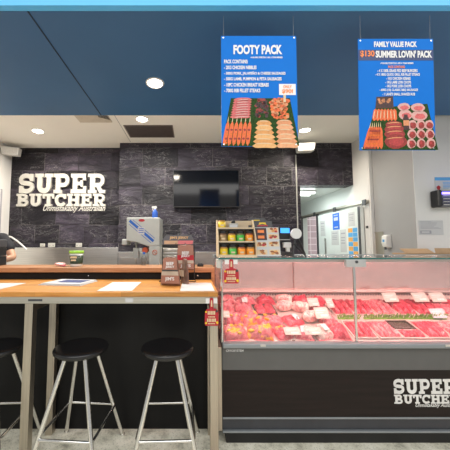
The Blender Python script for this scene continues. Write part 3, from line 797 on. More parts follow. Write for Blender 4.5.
skin_mesh('body', J, Bn, SKIN, pr)
fc = MB()
fc.ball((0, -0.108, 1.645), 0.014, 0.018, 0.024, 12, 8)
for sx in (-1, 1): fc.ball((sx*0.083, -0.01, 1.65), 0.012, 0.02, 0.03, 12, 8)
fc.build('nose_and_ears', SKIN, pr)
MB().ball((-0.032, -0.092, 1.675), 0.013, 0.008, 0.008, 12, 8).ball((0.032, -0.092, 1.675), 0.013, 0.008, 0.008, 12, 8).build('eyes', PAPER, pr)
MB().ball((0, -0.09, 1.605), 0.024, 0.008, 0.007, 12, 8).build('mouth', simple('lips', (0.45, 0.16, 0.13), 0.5), pr)
hb = MB(); hb.ball((0, 0.008, 1.712), 0.095, 0.102, 0.078, 20, 12, amp=0.08, freq=25); hb.build('hair', HAIR, pr)
SJ = [((0,0,0.96), (0.17,0.125)), ((0,0,1.12), (0.152,0.12)), ((0,0,1.30), (0.178,0.128)), ((0,0,1.415), (0.142,0.10)), ((0,0,1.47), (0.075,0.07)),
      ((0.17,0,1.418), 0.078), ((0.298,-0.022,1.270), 0.066), ((-0.17,0,1.418), 0.078), ((-0.226,0.014,1.24), 0.064)]
skin_mesh('tee_shirt', SJ, [(0,1),(1,2),(2,3),(3,4),(3,5),(5,6),(3,7),(7,8)], SHIRT, pr)
TJ = [((0,0,0.98), (0.165,0.12)), ((0.09,0,0.86), 0.105), ((0.10,-0.01,0.48), 0.075), ((0.10,0.02,0.10), 0.06), ((-0.09,0,0.86), 0.105), ((-0.10,-0.01,0.48), 0.075), ((-0.10,0.02,0.10), 0.06)]
skin_mesh('trousers', TJ, [(0,1),(1,2),(2,3),(0,4),(4,5),(5,6)], TROUSER, pr)

# sink tap arching over the bench
t = empty('sink_tap', (-2.52, 3.62, 0.941), label='pale curved swan neck tap over the steel bench', cat='tap')
MB().cyl((0,0,0), (0,0,0.05), 0.028).build('tap_base', STEEL, t)
pts = [(0,0,0.05), (0,0,0.46)] + [(0.04 + 0.0 - 0.04*math.cos(R(a)), 0, 0.46 + 0.06*math.sin(R(a))) for a in range(15, 100, 15)]
pts += [(0.10, 0, 0.51), (0.17, 0, 0.465), (0.24, 0, 0.41), (0.31, 0, 0.345)]
MB().tube(pts, 0.011, 12).build('spout', WHITEPL, t)
MB().cyl((0,-0.03,0.04), (0.0,-0.09,0.055), 0.008).build('lever', STEEL, t)

# ------------------------------------------------------------------ band saw
t = empty('band_saw', (-0.54, 3.12, 0), label='pale grey enamelled butcher band saw with blue diagonal stripes', cat='band saw')
t.scale = (0.92, 1.0, 0.982)
Msaw = plane_m(0, 0.16, 0)
MB().prism([(-0.195, 1.42), (-0.06, 1.40), (0.06, 1.36), (0.20, 1.36), (0.20, 1.68), (-0.195, 1.68)], Msaw, 0.32).build('wheel_cover', SAWGREY, t, 0.008)
MB().box(0.075, 0.20, -0.155, 0.155, 0.86, 1.362).build('column', SAWGREY, t, 0.006)
MB().box(-0.24, 0.20, -0.16, 0.16, 0.02, 0.84).build('lower_cabinet', SAWGREY, t, 0.008)
MB().box(-0.36, 0.075, -0.17, 0.22, 0.84, 0.866).box(-0.36, 0.075, 0.20, 0.22, 0.866, 1.22).build('table_and_guard', SPLASH, t, 0.003)
MB().box(-0.108, -0.104, -0.02, 0.0, 0.866, 1.41).build('saw_blade', CHROME, t)
MB().box(-0.14, -0.07, -0.05, 0.03, 1.22, 1.34).box(-0.115, -0.095, -0.03, 0.01, 1.34, 1.41).build('blade_guide', SAWGREY, t, 0.006)
MB().box(-0.26, -0.19, -0.12, 0.05, 1.37, 1.44).build('motor_box', SAWGREY, t, 0.012)
MB().cyl((0.02, -0.12, 1.315), (0.02, 0.0, 1.315), 0.032, n=20).build('adjuster_knob', simple('orange_red_knob', (0.62, 0.10, 0.03), 0.4), t)
MB().cyl((-0.03, -0.14, 1.32), (-0.03, 0.0, 1.32), 0.02, n=16).build('clamp', SAWGREY, t)
Mf = plane_m(0, -0.1605, 0)
mb = MB()
def band(a, b, w):
    a = Vector(a); b = Vector(b); d = (b-a).normalized(); n = Vector((-d.y, d.x))*w/2
    mb.prism([tuple(a-n), tuple(b-n), tuple(b+n), tuple(a+n)], Mf, 0.001)
band((-0.16, 1.645), (0.13, 1.415), 0.030); band((-0.12, 1.655), (0.145, 1.445), 0.006); band((-0.165, 1.605), (0.10, 1.395), 0.006)
mb.build('blue_stripes', BLUE, t)
MB().prism([(-0.06, 1.49), (0.02, 1.49), (0.02, 1.57), (-0.06, 1.57)], plane_m(0, -0.1618, 0), 0.001).build('maker_panel', PAPER, t)
mb = MB(); 
for z in (1.505, 1.528, 1.548): mb.prism([(-0.05, z), (0.012, z+0.006), (0.012, z+0.014), (-0.05, z+0.008)], plane_m(0, -0.1630, 0), 0.001)
mb.build('maker_print', BLUE, t)
MB().prism([(0.005+0.038*math.cos(R(a)) - 0.02, 1.648 + 0.016*math.sin(R(a))) for a in range(0, 360, 20)], Mf, 0.0015).build('red_badge', RED, t)
mb = MB()
mb.tube([(0.145+0.026*math.cos(R(a)), -0.1575, 1.29+0.026*math.sin(R(a))) for a in range(0, 360, 20)], 0.004, 6, True)
mb.box(0.125, 0.165, -0.1585, -0.1565, 1.287, 1.293, Matrix.Translation((0.145, 0, 1.29)) @ Matrix.Rotation(R(45), 4, 'Y') @ Matrix.Translation((-0.145, 0, -1.29)))
mb.build('warning_sign', simple('rust_red_print', (0.5, 0.12, 0.06), 0.5), t)

def spray(name, loc, label):
    t = empty(name, loc, label=label, cat='spray bottle')
    MB().lathe([(0.0005, 0), (0.026, 0), (0.028, 0.005), (0.028, 0.06), (0.022, 0.078), (0.012, 0.09), (0.012, 0.096), (0.0005, 0.096)], n=20).build('bottle', simple('blue_bottle', (0.03, 0.10, 0.42), 0.25), t)
    MB().box(-0.032, 0.018, -0.009, 0.009, 0.108, 0.126).box(-0.012, 0.010, -0.008, 0.008, 0.094, 0.11).build('spray_head', WHITEPL, t, 0.003)
    MB().box(-0.026, -0.020, -0.004, 0.004, 0.085, 0.11).build('trigger', WHITEPL, t, 0.001)
    t.scale = (1.15, 1.15, 1.15)
spray('spray_bottle', (-0.43, 3.12, 1.6503), 'blue spray bottle standing on top of the band saw')
t = empty('water_bottle', (-0.46, 2.60, ZL), label='clear bottle with blue cap beside the band saw column', cat='bottle')
MB().lathe([(0.0005, 0), (0.022, 0), (0.024, 0.004), (0.024, 0.075), (0.011, 0.098), (0.011, 0.108), (0.0005, 0.108)], n=20).build('bottle_body', clear_glass('bottle_plastic', (0.8, 0.84, 0.84), 0.1), t)
MB().cyl((0,0,0.104), (0,0,0.124), 0.0125, n=16).build('cap', BLUE, t)

# louvred steel appliance behind the stand
t = empty('steel_appliance', (-0.30, 3.57, 0), label='stainless steel louvred appliance with black top behind the jerky stand', cat='appliance')
MB().box(-0.15, 0.17, -0.13, 0.15, 0.0, 1.31).build('cabinet', STEEL, t, 0.006)
MB().box(-0.15, 0.17, -0.135, 0.15, 1.31, 1.375).build('black_top', BLACK, t, 0.006)
mb = MB()
for k in range(7): mb.box(-0.14, 0.16, -0.15, -0.13, 1.02+k*0.042, 1.045+k*0.042, Matrix.Translation((0, 0, 0)))
mb.build('louvres', SPLASH, t, 0.003)

# ------------------------------------------------------------------ hanging posters
PXW, PXH = 0.44/76.0, 0.658/110.0
WIRE = simple('grey_wire', (0.20, 0.21, 0.23), 0.5)
def poster(name, loc, rz, label):
    t = empty(name, loc, (R(rz), 0, 0), label, 'poster', 'blue hanging posters')
    MB().box(-0.22, 0.22, 0.0, 0.004, 0, 0.658).build('board', SIGNBLUE, t)
    for x in (-0.205, 0.205):
        MB().tube([(x, 0.002, 0.65), (x, 0.002, 2.70 - loc[2])], 0.0011, 6).build('hanging_wire', WIRE, t)
    for x in (-0.207, 0.207):
        for z in ((0.012, 0.646)): MB().cyl((x, -0.0022, z), (x, 0.006, z), 0.0042, n=12).build('grommet', CHROME, t)
    return t
class Print:
    """poster coordinates: pixels of the poster as measured on it, 0..76 across, 0..110 down"""
    def __init__(s): s.mb = MB(); s.k = 0
    def P(s, x, y): return ((x - 38) * PXW, (110 - y) * PXH)
    def poly(s, pts, mi, lay): s.mb.flat([s.P(*p) for p in pts], plane_m(0, -0.0004 - lay*0.0003, 0), mi)
    def caps(s, x0, y0, x1, y1, w, mi, lay, bend=0.0, n=8):
        a = Vector((x0, y0)); b = Vector((x1, y1)); d = (b-a).normalized(); nn = Vector((-d.y, d.x))
        top = []; bot = []
        for i in range(n+1):
            u = i/n; c = a + (b-a)*u + nn*bend*math.sin(math.pi*u); ww = w/2*min(1.0, (4*u*(1-u))**0.35*1.05 + 0.05)
            top.append(tuple(c+nn*ww)); bot.append(tuple(c-nn*ww))
        s.poly(top + bot[::-1], mi, lay)
    def blob(s, x, y, rx, ry, mi, lay, n=9, rough=0.35):
        s.poly([(x+rx*math.cos(2*math.pi*i/n)*random.uniform(1-rough, 1), y+ry*math.sin(2*math.pi*i/n)*random.uniform(1-rough, 1)) for i in range(n)], mi, lay)

# footy pack
t = poster('hanging_poster', (0.390, 1.515, 1.918), 1.2, 'blue hanging poster headed FOOTY PACK with skewers and sausages')
def ptext(mb, s, x0, x1, y0, y1, bold=0.03, lay=6): add_text(mb, s, plane_m(0, -0.0004-lay*0.0003, 0), (x0-38)*PXW, (x1-38)*PXW, (110-y1)*PXH, (110-y0)*PXH, bold)
mb = MB()
ox, oy = 221.5, 38.5
for s, x0, x1, y0, y1 in (('FOOTY PACK', 233.9, 283.1, 47.8, 57.4), ('AVAILABLE EVERYDAY, ASK A TEAM MEMBER', 251, 283.5, 59.6, 61.6), ('PACK CONTAINS:', 224.4, 248.4, 62.6, 66.6),
      ('- 2KG CHICKEN NIBBLES', 224.4, 257, 68.7, 72.4), ('- 500G PORK, JALAPE\u00d1O & CHEESE SAUSAGES', 224.4, 286, 74.4, 78.6), ('- 500G LAMB, PUMPKIN & FETA SAUSAGES', 224.4, 282, 80.3, 84.1),
      ('- 10PC CHICKEN BREAST KEBABS', 224.4, 269, 86.0, 89.8), ('- 700G RIB FILLET STEAKS', 224.4, 260.5, 91.7, 95.5)):
    mb = MB(); ptext(mb, s, x0-ox, x1-ox, y0-oy, y1-oy, 0.045 if y1-y0 > 5 else 0.035); mb.build('text_line', SIGNWHITE, t)
p = Print(); g = lambda x, y: (x-ox, y-oy)
p.poly([g(231, 101), g(290, 101), g(299, 148.3), g(221.8, 148.3)], 0, 0)
for k in range(8):   # raw steaks
    y = 103 + k*2.4; p.caps(*g(233.5-k*0.5, y), *g(252-k*0.2, y-0.5), 3.4, 1, 1, -0.5); p.caps(*g(237-k*0.4, y+0.4), *g(249, y-0.6), 0.9, 2, 2, -0.4)
for k in range(60):  # dark marinated nibbles
    x = random.uniform(256, 267.5); y = random.uniform(102, 119); p.blob(*g(x, y), 2.0, 1.8, 3 if k % 3 else 4, 1 + k % 2)
for k in range(70):  # orange wings
    x = random.uniform(271, 290); y = random.uniform(101.5, 120.5); p.blob(*g(x, y), 2.4, 2.0, (5, 6, 5, 9)[k % 4], 1 + k % 2)
for k in range(6):   # skewers
    x0 = 227.5 + k*4.3; x1 = 223.7 + k*4.7
    p.caps(*g(x0+1.3, 119), *g(x1, 148), 0.9, 8, 1); p.caps(*g(x0+0.8, 124), *g(x1, 148), 3.9, 6, 2); 
    for q in range(5): p.blob(*g(x0+0.4-(q*0.6), 128+q*4.3), 1.7, 1.3, (5, 4)[q % 2], 3)
for k in range(6):   # sausages
    y = 125.2 + k*4.4; p.caps(*g(256-k*0.8, y+1), *g(271.5+k*1.1, y+1.2), 5.0, (7, 11)[k % 2], 1 + (k % 2), -1.0); p.caps(*g(259-k*0.8, y-1.2), *g(268+k*0.8, y-1), 0.8, 8, 4, -0.6)
for k in range(6):
    y = 124.6 + k*4.5; p.caps(*g(276-k*0.1, y+1), *g(292+k*1.2, y+1.2), 5.1, (9, 12)[k % 2], 1 + (k % 2), -1.0); p.caps(*g(279, y-1.2), *g(289+k*0.8, y-1), 0.8, 8, 4, -0.6)
p.poly([g(283.5, 97), g(286, 97), g(286, 105), g(283.5, 105)], 8, 3); p.poly([g(279.3, 87), g(296, 87), g(296, 98), g(279.3, 98)], 10, 4)
p.mb.build('food_picture', [GREENP, PINKP, PALEPINKP, DARKP, REDP, ORANGEP, SAUSRED, SAUSP, CREAMP, SAUSP2, SIGNWHITE, simple('light_sausage_print', (0.74, 0.40, 0.15), 0.5, var=0.12, scale=70), simple('light_pink_sausage_print', (0.74, 0.36, 0.18), 0.5, var=0.12, scale=70)], t)
mb = MB(); ptext(mb, 'ONLY', 283.5-ox, 292-ox, 88.3-oy, 91.3-oy, 0.03, 7); ptext(mb, '$90!', 282.2-ox, 293.2-ox, 92.2-oy, 96.8-oy, 0.04, 7); mb.build('price', ORANGE, t)

# summer pack
t = poster('hanging_poster', (1.193, 1.532, 1.902), 2.5, "blue hanging poster headed SUMMER LOVIN' PACK with raw steaks")
ox, oy = 359.5, 40.0
MB().box(-0.2195, 0.2195, -0.0008, -0.0003, (110-21.6)*PXH, (110-11)*PXH).build('navy_band', SIGNNAVY, t)
mb = MB(); om = MB()
def Z(x, y): return x/450*85+355, y/450*85+36
for s, x0, x1, y0, y1, b in (('FAMILY VALUE PACK', 108, 338, 36, 66, mb), ("SUMMER LOVIN' PACK", 116, 418, 84, 122, mb), ('$130', 34, 110, 84, 120, om), ('AVAILABLE EVERYDAY, ASK A TEAM MEMBER', 141, 318, 146, 157, mb),
      ('PACK CONTAINS:', 182, 272, 163, 177, om), ('- 4 X 100% GRASS FED BEEF BURGERS', 124, 338, 182, 198, mb), ('- 4 X 180G QUICK GRILL RIB FILLET STEAKS', 112, 350, 203, 219, mb), ('- 1KG CHICKEN KEBABS', 170, 300, 223, 238, mb),
      ('- 1KG LAMB LOIN CHOPS', 165, 302, 243, 258, mb), ('- 1KG PORK LOIN CHOPS', 165, 302, 263, 278, mb), ('- 600G (10) CLASSIC BBQ SAUSAGES', 134, 338, 284, 300, mb), ("- 1 LANE'S SMALL SHAKER RUB", 148, 322, 305, 320, mb)):
    a = Z(x0, y0); c = Z(x1, y1); o_ = b is om; b = MB(); ptext(b, s, a[0]-ox, c[0]-ox, a[1]-oy, c[1]-oy, 0.03 if o_ else 0.045 if y1-y0 > 22 else 0.03); b.build('text_line', ORANGE if o_ else SIGNWHITE, t)
def g(x, y): return (x/450*85+355-ox, y/450*85+95-oy)
p = Print()
p.poly([g(110, 72), g(388, 50), g(440, 290), g(36, 290)], 0, 0)
p.poly([g(117, 14), g(205, 10), g(208, 72), g(110, 74)], 2, 1)
for k in range(18): p.blob(*g(random.uniform(128, 198), random.uniform(24, 48)), 1.6, 0.9, 6, 2)
for k in range(7): p.caps(*g(112+k*16.5, 76), *g(101+k*19, 140), 3.9, 3, 2); p.caps(*g(106+k*17, 84), *g(98+k*19, 130), 0.7, 8, 3)
for (x, y, rx, ry) in ((262, 66, 34, 20), (336, 70, 38, 22), (270, 108, 38, 26), (344, 112, 44, 26)):
    p.blob(*g(x, y), rx/5.0, ry/4.8, 7, 1, 14, 0.14); p.blob(*g(x+4, y+4), rx/7.2, ry/8.0, 1, 2, 12, 0.25)
for k in range(6):
    x0 = 86 + k*10; x1 = 48 + k*18
    p.caps(*g(x0, 145), *g(x1, 285), 0.8, 8, 1); p.caps(*g(x0-1, 168), *g(x1, 286), 3.9, 3, 2)
    for q in range(5): p.blob(*g(x0-5-q*6, 192+q*22), 1.3, 1.0, (4, 9)[q % 2], 3)
for k, (x, y, rx, ry) in enumerate(((208, 160, 46, 20), (210, 182, 52, 24), (212, 208, 56, 28), (214, 246, 60, 38))):
    p.blob(*g(x, y), rx/5.0, ry/4.9, 4, 1+k*0.5, 14, 0.12); p.blob(*g(x+4, y+2), rx/7, ry/8, 5, 1.2+k*0.5, 12, 0.3); p.caps(*g(x-rx*0.8, y-ry*0.3), *g(x+rx*0.7, y-ry*0.5), 1.0, 6, 1.3+k*0.5, -0.8)
for r_ in range(3):
    for c_ in range(3):
        x = 306 + c_*44 - r_*4 + c_*r_*4; y = 160 + r_*48
        p.blob(*g(x, y), 5.0, 5.2, 7, 1, 14, 0.16); p.blob(*g(x+3, y+3), 3.6, 4.0, 4, 2, 12, 0.25); p.blob(*g(x-3, y-4), 1.9, 1.9, 5, 2.5, 10, 0.3)
p.poly([g(256, 122), g(286, 122), g(288, 186), g(258, 186)], 2, 3); p.poly([g(262, 106), g(280, 106), g(282, 122), g(260, 122)], 2, 3); p.poly([g(257, 136), g(287, 136), g(288, 164), g(258, 164)], 6, 4)
p.mb.build('food_picture', [GREENP, PINKP, DARKP, SAUSRED, REDP, simple('bright_red_print', (0.42, 0.04, 0.04), 0.5, var=0.3, scale=80), SAUSP2, PALEPINKP, CREAMP, ORANGEP], t)

# ------------------------------------------------------------------ glass meat display case
CX0, CX1, CYF, CYB = 0.205, 2.62, 1.90, 2.56
t = case = empty('meat_display_case', (1.2, 2.2, 0), label='long glass fronted butcher display case with grey and dark lower panels', cat='display case')
def cb(mb, x0, x1, y0, y1, z0, z1): return mb.box(x0-1.2, x1-1.2, y0-2.2, y1-2.2, z0, z1)
cb(MB(), CX0+0.03, CX1, 1.95, 2.5, 0.0, 0.105).build('toe_kick', TOE, t)
cb(MB(), CX0, CX1, 1.91, 2.55, 0.113, 0.185).build('base_rail', simple('dark_rail_metal', (0.045, 0.05, 0.06), 0.35, 0.3), t, 0.003)
cb(MB(), CX0, CX1, 1.893, 2.55, 0.1, 0.1125).build('base_lip', CASEBUMP, t, 0.003)
cb(MB(), CX0, CX1, 1.896, 1.95, 0.1855, 0.1985).build('base_trim', CASEBUMP, t, 0.004)
cb(MB(), CX0, CX1, 1.90, 2.55, 0.199, 0.505).build('dark_panel', CASEBLACK, t)
gp = cb(MB(), CX0, CX1, 1.893, 2.55, 0.506, 0.655).build('grey_panel', CASEGREY, t, 0.003)
cb(MB(), CX0, CX1, 1.865, 1.93, 0.656, 0.688).build('bumper', CASEBUMP, t, 0.010, 3)
M = plane_m(0, 1.8925-2.2, 0)
mb = MB(); add_text(mb, 'CRYOSYSTEM', M, 0.231-1.2, 0.352-1.2, 0.628, 0.643, 0.02, 0.2); mb.build('maker_lettering', SIGNWHITE, gp)
Ml = plane_m(0, 1.8995-2.2, 0)
mb = MB()
slab_word(mb, 'SUPER', Ml, 1.362-1.2, 1.785-1.2, 0.349, 0.446, 0.001); slab_word(mb, 'BUTCHER', Ml, 1.364-1.2, 1.800-1.2, 0.286, 0.344, 0.001)
add_text(mb, 'Unmistakably Australian', Ml, 1.505-1.2, 1.80-1.2, 0.258, 0.289, 0.016, 0.45, 0.001)
mb.build('shop_lettering', simple('silver_lettering', (0.72, 0.72, 0.70), 0.45), t)
# side cheeks, rear
for x in (CX0-0.028, CX1):
    cb(MB(), x, x+0.026, 1.90, 2.32, 0.11, 0.655).build('end_panel', STEELV, t, 0.002)
# sloped deck and liner
mb = MB()
mb.prism([(1.93-2.2, 0.672), (2.50-2.2, 0.860), (2.50-2.2, 0.66), (1.93-2.2, 0.657)], Matrix.Translation((CX0+0.005-1.2, 0, 0)) @ Matrix(((0,0,1,0),(1,0,0,0),(0,1,0,0),(0,0,0,1))), CX1-CX0-0.01)
mb.build('display_deck', CASELINER, t)
cb(MB(), CX0+0.005, CX1-0.005, 2.50, 2.545, 0.66, 0.925).build('rear_duct', CASELINER, t)
mb = MB()
for i in range(100): cb(mb, CX0+0.03+i*0.0235, CX0+0.045+i*0.0235, 2.4965, 2.502, 0.893, 0.908)
mb.build('air_grille', simple('dark_grille_hole', (0.16, 0.12, 0.12), 0.6), t)
cb(MB(), CX0+0.005, CX1-0.005, 2.46, 2.545, 0.926, 0.940).build('rear_ledge', CASELINER, t, 0.003)
for a, b, y in ((CX0+0.01, 0.98, 2.53), (0.94, 1.72, 2.515), (1.68, CX1-0.01, 2.53)):
    cb(MB(), a, b, y, y+0.006, 0.941, 1.228).build('rear_sliding_door', MIRROR, t)
# glazing
for a, b in ((CX0+0.004, 1.124), (1.142, CX1-0.004)):
    cb(MB(), a, b, 1.905, 1.911, 0.690, 1.252).build('front_glass', GLASS, t)
for x in (CX0-0.006, CX1-0.006):
    cb(MB(), x, x+0.006, 1.912, 2.55, 0.690, 1.252).build('end_glass', GLASS, t)
cb(MB(), CX0-0.02, CX1, 1.895, 2.35, 1.2535, 1.262).build('top_glass', TOPGLASS, t)
cb(MB(), CX0-0.02, CX1, 1.891, 1.8945, 1.2525, 1.263).build('glass_edge', EDGEGLASS, t)
cb(MB(), CX0-0.012, CX1, 2.351, 2.56, 1.229, 1.262).build('rear_top_rail', CASEBUMP, t, 0.003)
for x in (CX0+0.003, 1.133):
    mb = MB(); mb.cyl((x-1.2, 1.908-2.2, 0.688), (x-1.2, 1.908-2.2, 1.25), 0.009, n=14); mb.build('glass_post', CHROME, t)
br = cb(MB(), 1.064, 1.200, 1.872, 1.905, 1.200, 1.252).build('post_bracket', simple('pale_bracket_metal', (0.48, 0.48, 0.47), 0.4, 0.3), t, 0.004)
mb = MB(); mb.cyl((1.133-1.2, 1.868-2.2, 1.236), (1.133-1.2, 1.873-2.2, 1.236), 0.01, n=14); mb.build('bracket_knob', DARKGREY, br)
cb(MB(), CX0-0.03, CX0-0.004, 1.905, 2.0, 1.19, 1.252).build('corner_cap', OFFWHITE, t, 0.004)
cb(cb(MB(), CX0+0.01, CX1-0.01, 1.915, 1.919, 1.232, 1.2525), CX0+0.01, CX1-0.01, 1.919, 1.96, 1.248, 1.2525).build('lamp_channel', CASELINER, t)
mb = MB(); mb.cyl((CX0+0.03-1.2, 1.936-2.2, 1.240), (CX1-0.03-1.2, 1.936-2.2, 1.240), 0.006, n=12); mb.build('light_tube', LED, t)
a = area_light('case_tube_light', (0.21, 1.955-2.2, 1.236), (R(18), 0, 0), 2.3, 0.03, 11, (1.0, 0.55, 0.50)); a.parent = t
for px_ in (0.46, 1.70):
    cb(MB(), px_, px_+0.035, 1.861, 1.867, 0.672, 0.684).build('ticket_clip', OFFWHITE, t)

# --- meat on the sloped deck
SLOPE = math.atan2(0.188, 0.57)
def deck(x, v, w=0.0):
    return (x, 1.945 + v*math.cos(SLOPE) - w*math.sin(SLOPE), 0.672 + 0.188/0.57*0.015 + v*math.sin(SLOPE) + w*math.cos(SLOPE) + 0.0015)
def pillow(w, d, h, amp, seed, nu=16, nv=12):
    mb = MB(); vs = []
    for top in (1, 0):
        for j in range(nv+1):
            for i in range(nu+1):
                u = i/nu*2-1; v = j/nv*2-1
                k = max(0, (1-abs(u)**3)*(1-abs(v)**3))**0.55
                n = noise.noise(Vector((u*2.2+seed, v*2.2, seed*0.7)))
                n2 = noise.noise(Vector((u*6+seed, v*6, seed)))
                rx = 1 + 0.07*noise.noise(Vector((v*2, seed, 0))); ry = 1 + 0.07*noise.noise(Vector((u*2, seed, 5)))
                z = 0.001 + (h*k*(0.8 + amp*n + 0.35*amp*n2) if top else 0)
                vs.append((u*w/2*rx, v*d/2*ry, max(0.0008, z) if top else 0.0))
    W = nu+1; T = W*(nv+1); fs = []
    for j in range(nv):
        for i in range(nu):
            a = j*W+i; fs.append((a, a+1, a+1+W, a+W)); fs.append((T+a, T+a+W, T+a+1+W, T+a+1))
    for i in range(nu): fs.append((i, i+1, T+i+1, T+i)); q = nv*W; fs.append((q+i, T+q+i, T+q+i+1, q+i+1))
    for j in range(nv): fs.append((j*W, T+j*W, T+(j+1)*W, (j+1)*W)); q = nu; fs.append((j*W+q, (j+1)*W+q, T+(j+1)*W+q, T+j*W+q))
    mb.add(vs, fs, True)
    return mb
def vac_bag(x, v, rz, w, d, h, m, label, sticker=False, yellow=0):
    t = empty('vacuum_packed_meat', deck(x, v), (SLOPE, 0, R(rz)), label, 'packed meat', 'vacuum packed meats in the case')
    sd = x*13 + v*31
    kz = random.uniform(0, 0.003)
    MB().box(-w/2, w/2, -d/2, d/2, kz, kz+0.0015).build('bag_seal', VACFILM, t)
    ob = pillow(w*0.93, d*0.9, h, 0.55, sd).build('meat', m, t); ob.location = (0, 0, kz+0.0016)
    for k in range(yellow):
        ax = random.uniform(-0.32, 0.32)*w; ay = random.uniform(-0.32, 0.3)*d
        MB().ball((ax, ay, h*0.78), random.uniform(0.012, 0.026), random.uniform(0.005, 0.009), 0.012, 12, 8, Matrix.Rotation(random.uniform(-0.5, 0.5), 3, 'Z'), 0.25, 60, seed=k).build('pepper_strip', CORN, t)
    if sticker:
        MB().box(-0.022, 0.022, -0.03, 0.03, 0, 0.0008, Matrix.Translation((w*0.08, -d*0.05, h*1.02)) @ Matrix.Rotation(R(10), 4, 'X')).build('sticker', PAPER, t)
    return t
def roll(x, v, rz, ln, r, label):
    t = empty('rolled_roast', deck(x, v), (SLOPE, 0, R(rz)), label, 'rolled meat', 'tied rolled roasts in the case')
    MB().ball((0, 0, r*0.96), ln/2, r, r, 22, 14, amp=0.10, freq=22, e=0.75, seed=x*7).build('meat', MEATS[2], t)
    mb = MB()
    for q in (-0.28, 0.0, 0.28):
        rr = r*1.02
        mb.tube([(q*ln, rr*math.cos(R(a)), r*0.96 + rr*math.sin(R(a))) for a in range(0, 360, 24)], 0.0014, 6, True)
    mb.build('string', PAPER, t)
    MB().ball((ln*0.36, 0, r*0.96), ln*0.16, r*0.94, r*0.94, 18, 12, amp=0.1, freq=30).build('fat_cap', simple('white_fat', (0.82, 0.64, 0.56), 0.35, var=0.1, scale=40), t)
    return t
def tray(x, v, rz, w, d, m, label, pieces=3, h=0.026, black=False):
    t = empty('meat_tray', deck(x, v), (SLOPE, 0, R(rz)), label, 'meat tray', 'trays of meat in the case')
    e = 0.008; mt = TRAYBLACK if black else TRAYPL
    mb = MB().box(-w/2, w/2, -d/2, d/2, 0, 0.004)
    mb.box(-w/2, w/2, -d/2, -d/2+e, 0.004, 0.014).box(-w/2, w/2, d/2-e, d/2, 0.004, 0.014).box(-w/2, -w/2+e, -d/2+e, d/2-e, 0.004, 0.014).box(w/2-e, w/2, -d/2+e, d/2-e, 0.004, 0.014)
    mb.build('tray', mt, t, 0.002)
    for k in range(pieces):
        pw = (w-2*e)/pieces*0.97
        ob = pillow(pw, d-2*e-0.004, h, 0.45, x*17+v*9+k*3.3, 10, 10).build('meat_cut', m, t)
        ob.location = (-w/2+e+pw*0.515+k*(w-2*e)/pieces, 0, 0.0045)
    return t
def garnish(x, v, ln, label):
    t = empty('garnish_strip', deck(x, v), (SLOPE, 0, 0), label, 'garnish', 'green garnish dividers in the case')
    MB().box(-ln/2, ln/2, -0.008, 0.008, 0, 0.006).build('strip_base', GARNISH, t)
    mb = MB()
    n = int(ln/0.004)
    for k in range(n):
        bx = -ln/2 + (k+0.5)*ln/n; lean = random.uniform(-0.012, 0.012); hh = random.uniform(0.035, 0.06); by = random.uniform(-0.006, 0.006)
        mb.add([(bx-0.002, by, 0.005), (bx+0.002, by, 0.005), (bx+lean+0.0035, by-0.004, hh*0.65), (bx+lean*1.4, by-0.006, hh), (bx+lean-0.0035, by-0.002, hh*0.6)], [(0, 1, 2, 3, 4)])
    ob = mb.build('parsley_leaves', GARNISH, t); ob['kind'] = 'stuff'
    return t
TICKET = simple('cream_ticket_card', (0.50, 0.43, 0.38), 0.6, var=0.03)
def ticket(x, v, w, label, rz=0, lean=-38, m=TICKET, h=0.085, up=0.05):
    t = empty('price_ticket', deck(x, v), (0, 0, R(rz)), label, 'price ticket', 'price tickets in the case')
    MB().tube([(0, 0, 0.0), (0, 0, up)], 0.002, 8).box(-0.008, 0.008, -0.006, 0.006, 0.0, 0.004).build('pin_stand', CHROME, t)
    Mx = Matrix.Translation((0, 0, up)) @ Matrix.Rotation(R(lean), 4, 'X') @ Matrix.Rotation(R(rz*0.5), 4, 'Y')
    MB().box(-w/2, w/2, -0.001, 0.001, 0, h, Mx).build('card', m, t)
    mb = MB()
    for z0, z1, a, b in ((0.66, 0.76, -0.36, 0.3), (0.48, 0.55, -0.36, 0.15), (0.18, 0.36, -0.1, 0.36)): mb.box(a*w, b*w, -0.0014, -0.001, z0*h, z1*h, Mx)
    mb.build('faint_print', simple('pale_grey_ink', (0.68, 0.60, 0.58), 0.6), t)

FRONT = ['front row', 'second row', 'third row', 'back row']
# left bay: bags and rolls lying close together
P_, RD, PL, MR = MEATS
vac_bag(0.310, 0.085, 8, 0.19, 0.165, 0.05, MR, 'marinated pink meat bag in the front row against the end glass', yellow=6)
vac_bag(0.495, 0.090, -14, 0.20, 0.175, 0.06, MR, 'large marinated pink bag with yellow pepper strips, front row', yellow=10)
vac_bag(0.298, 0.245, -10, 0.17, 0.145, 0.06, P_, 'pink meat bag in the second row by the end glass, below a ticket', yellow=2)
vac_bag(0.462, 0.250, 12, 0.165, 0.14, 0.065, MR, 'pink bag with yellow pepper strips, second row behind the large one', yellow=6)
vac_bag(0.283, 0.400, 6, 0.145, 0.155, 0.085, P_, 'tall pink meat bag at the back beside the end glass')
vac_bag(0.430, 0.405, -5, 0.155, 0.15, 0.095, P_, 'tall pink meat bag at the back with a white sticker', sticker=True)
vac_bag(0.300, 0.525, 10, 0.17, 0.10, 0.065, P_, 'pink bag in the corner where the end glass meets the rear duct')
vac_bag(0.475, 0.525, -6, 0.18, 0.10, 0.065, P_, 'pink bag against the rear duct behind the stickered bag')
vac_bag(0.660, 0.085, 18, 0.14, 0.15, 0.04, RD, 'red bag with yellow strips in the front row right after the large marinated bag', yellow=4)
vac_bag(0.625, 0.235, -16, 0.17, 0.14, 0.045, P_, 'flat pink bag in the second row beside the yellow strip bag', yellow=3)
tray(0.610, 0.395, 4, 0.175, 0.15, RD, 'dark tray of deep red cuts in the third row near the stickered bag', 2, 0.045, black=True)
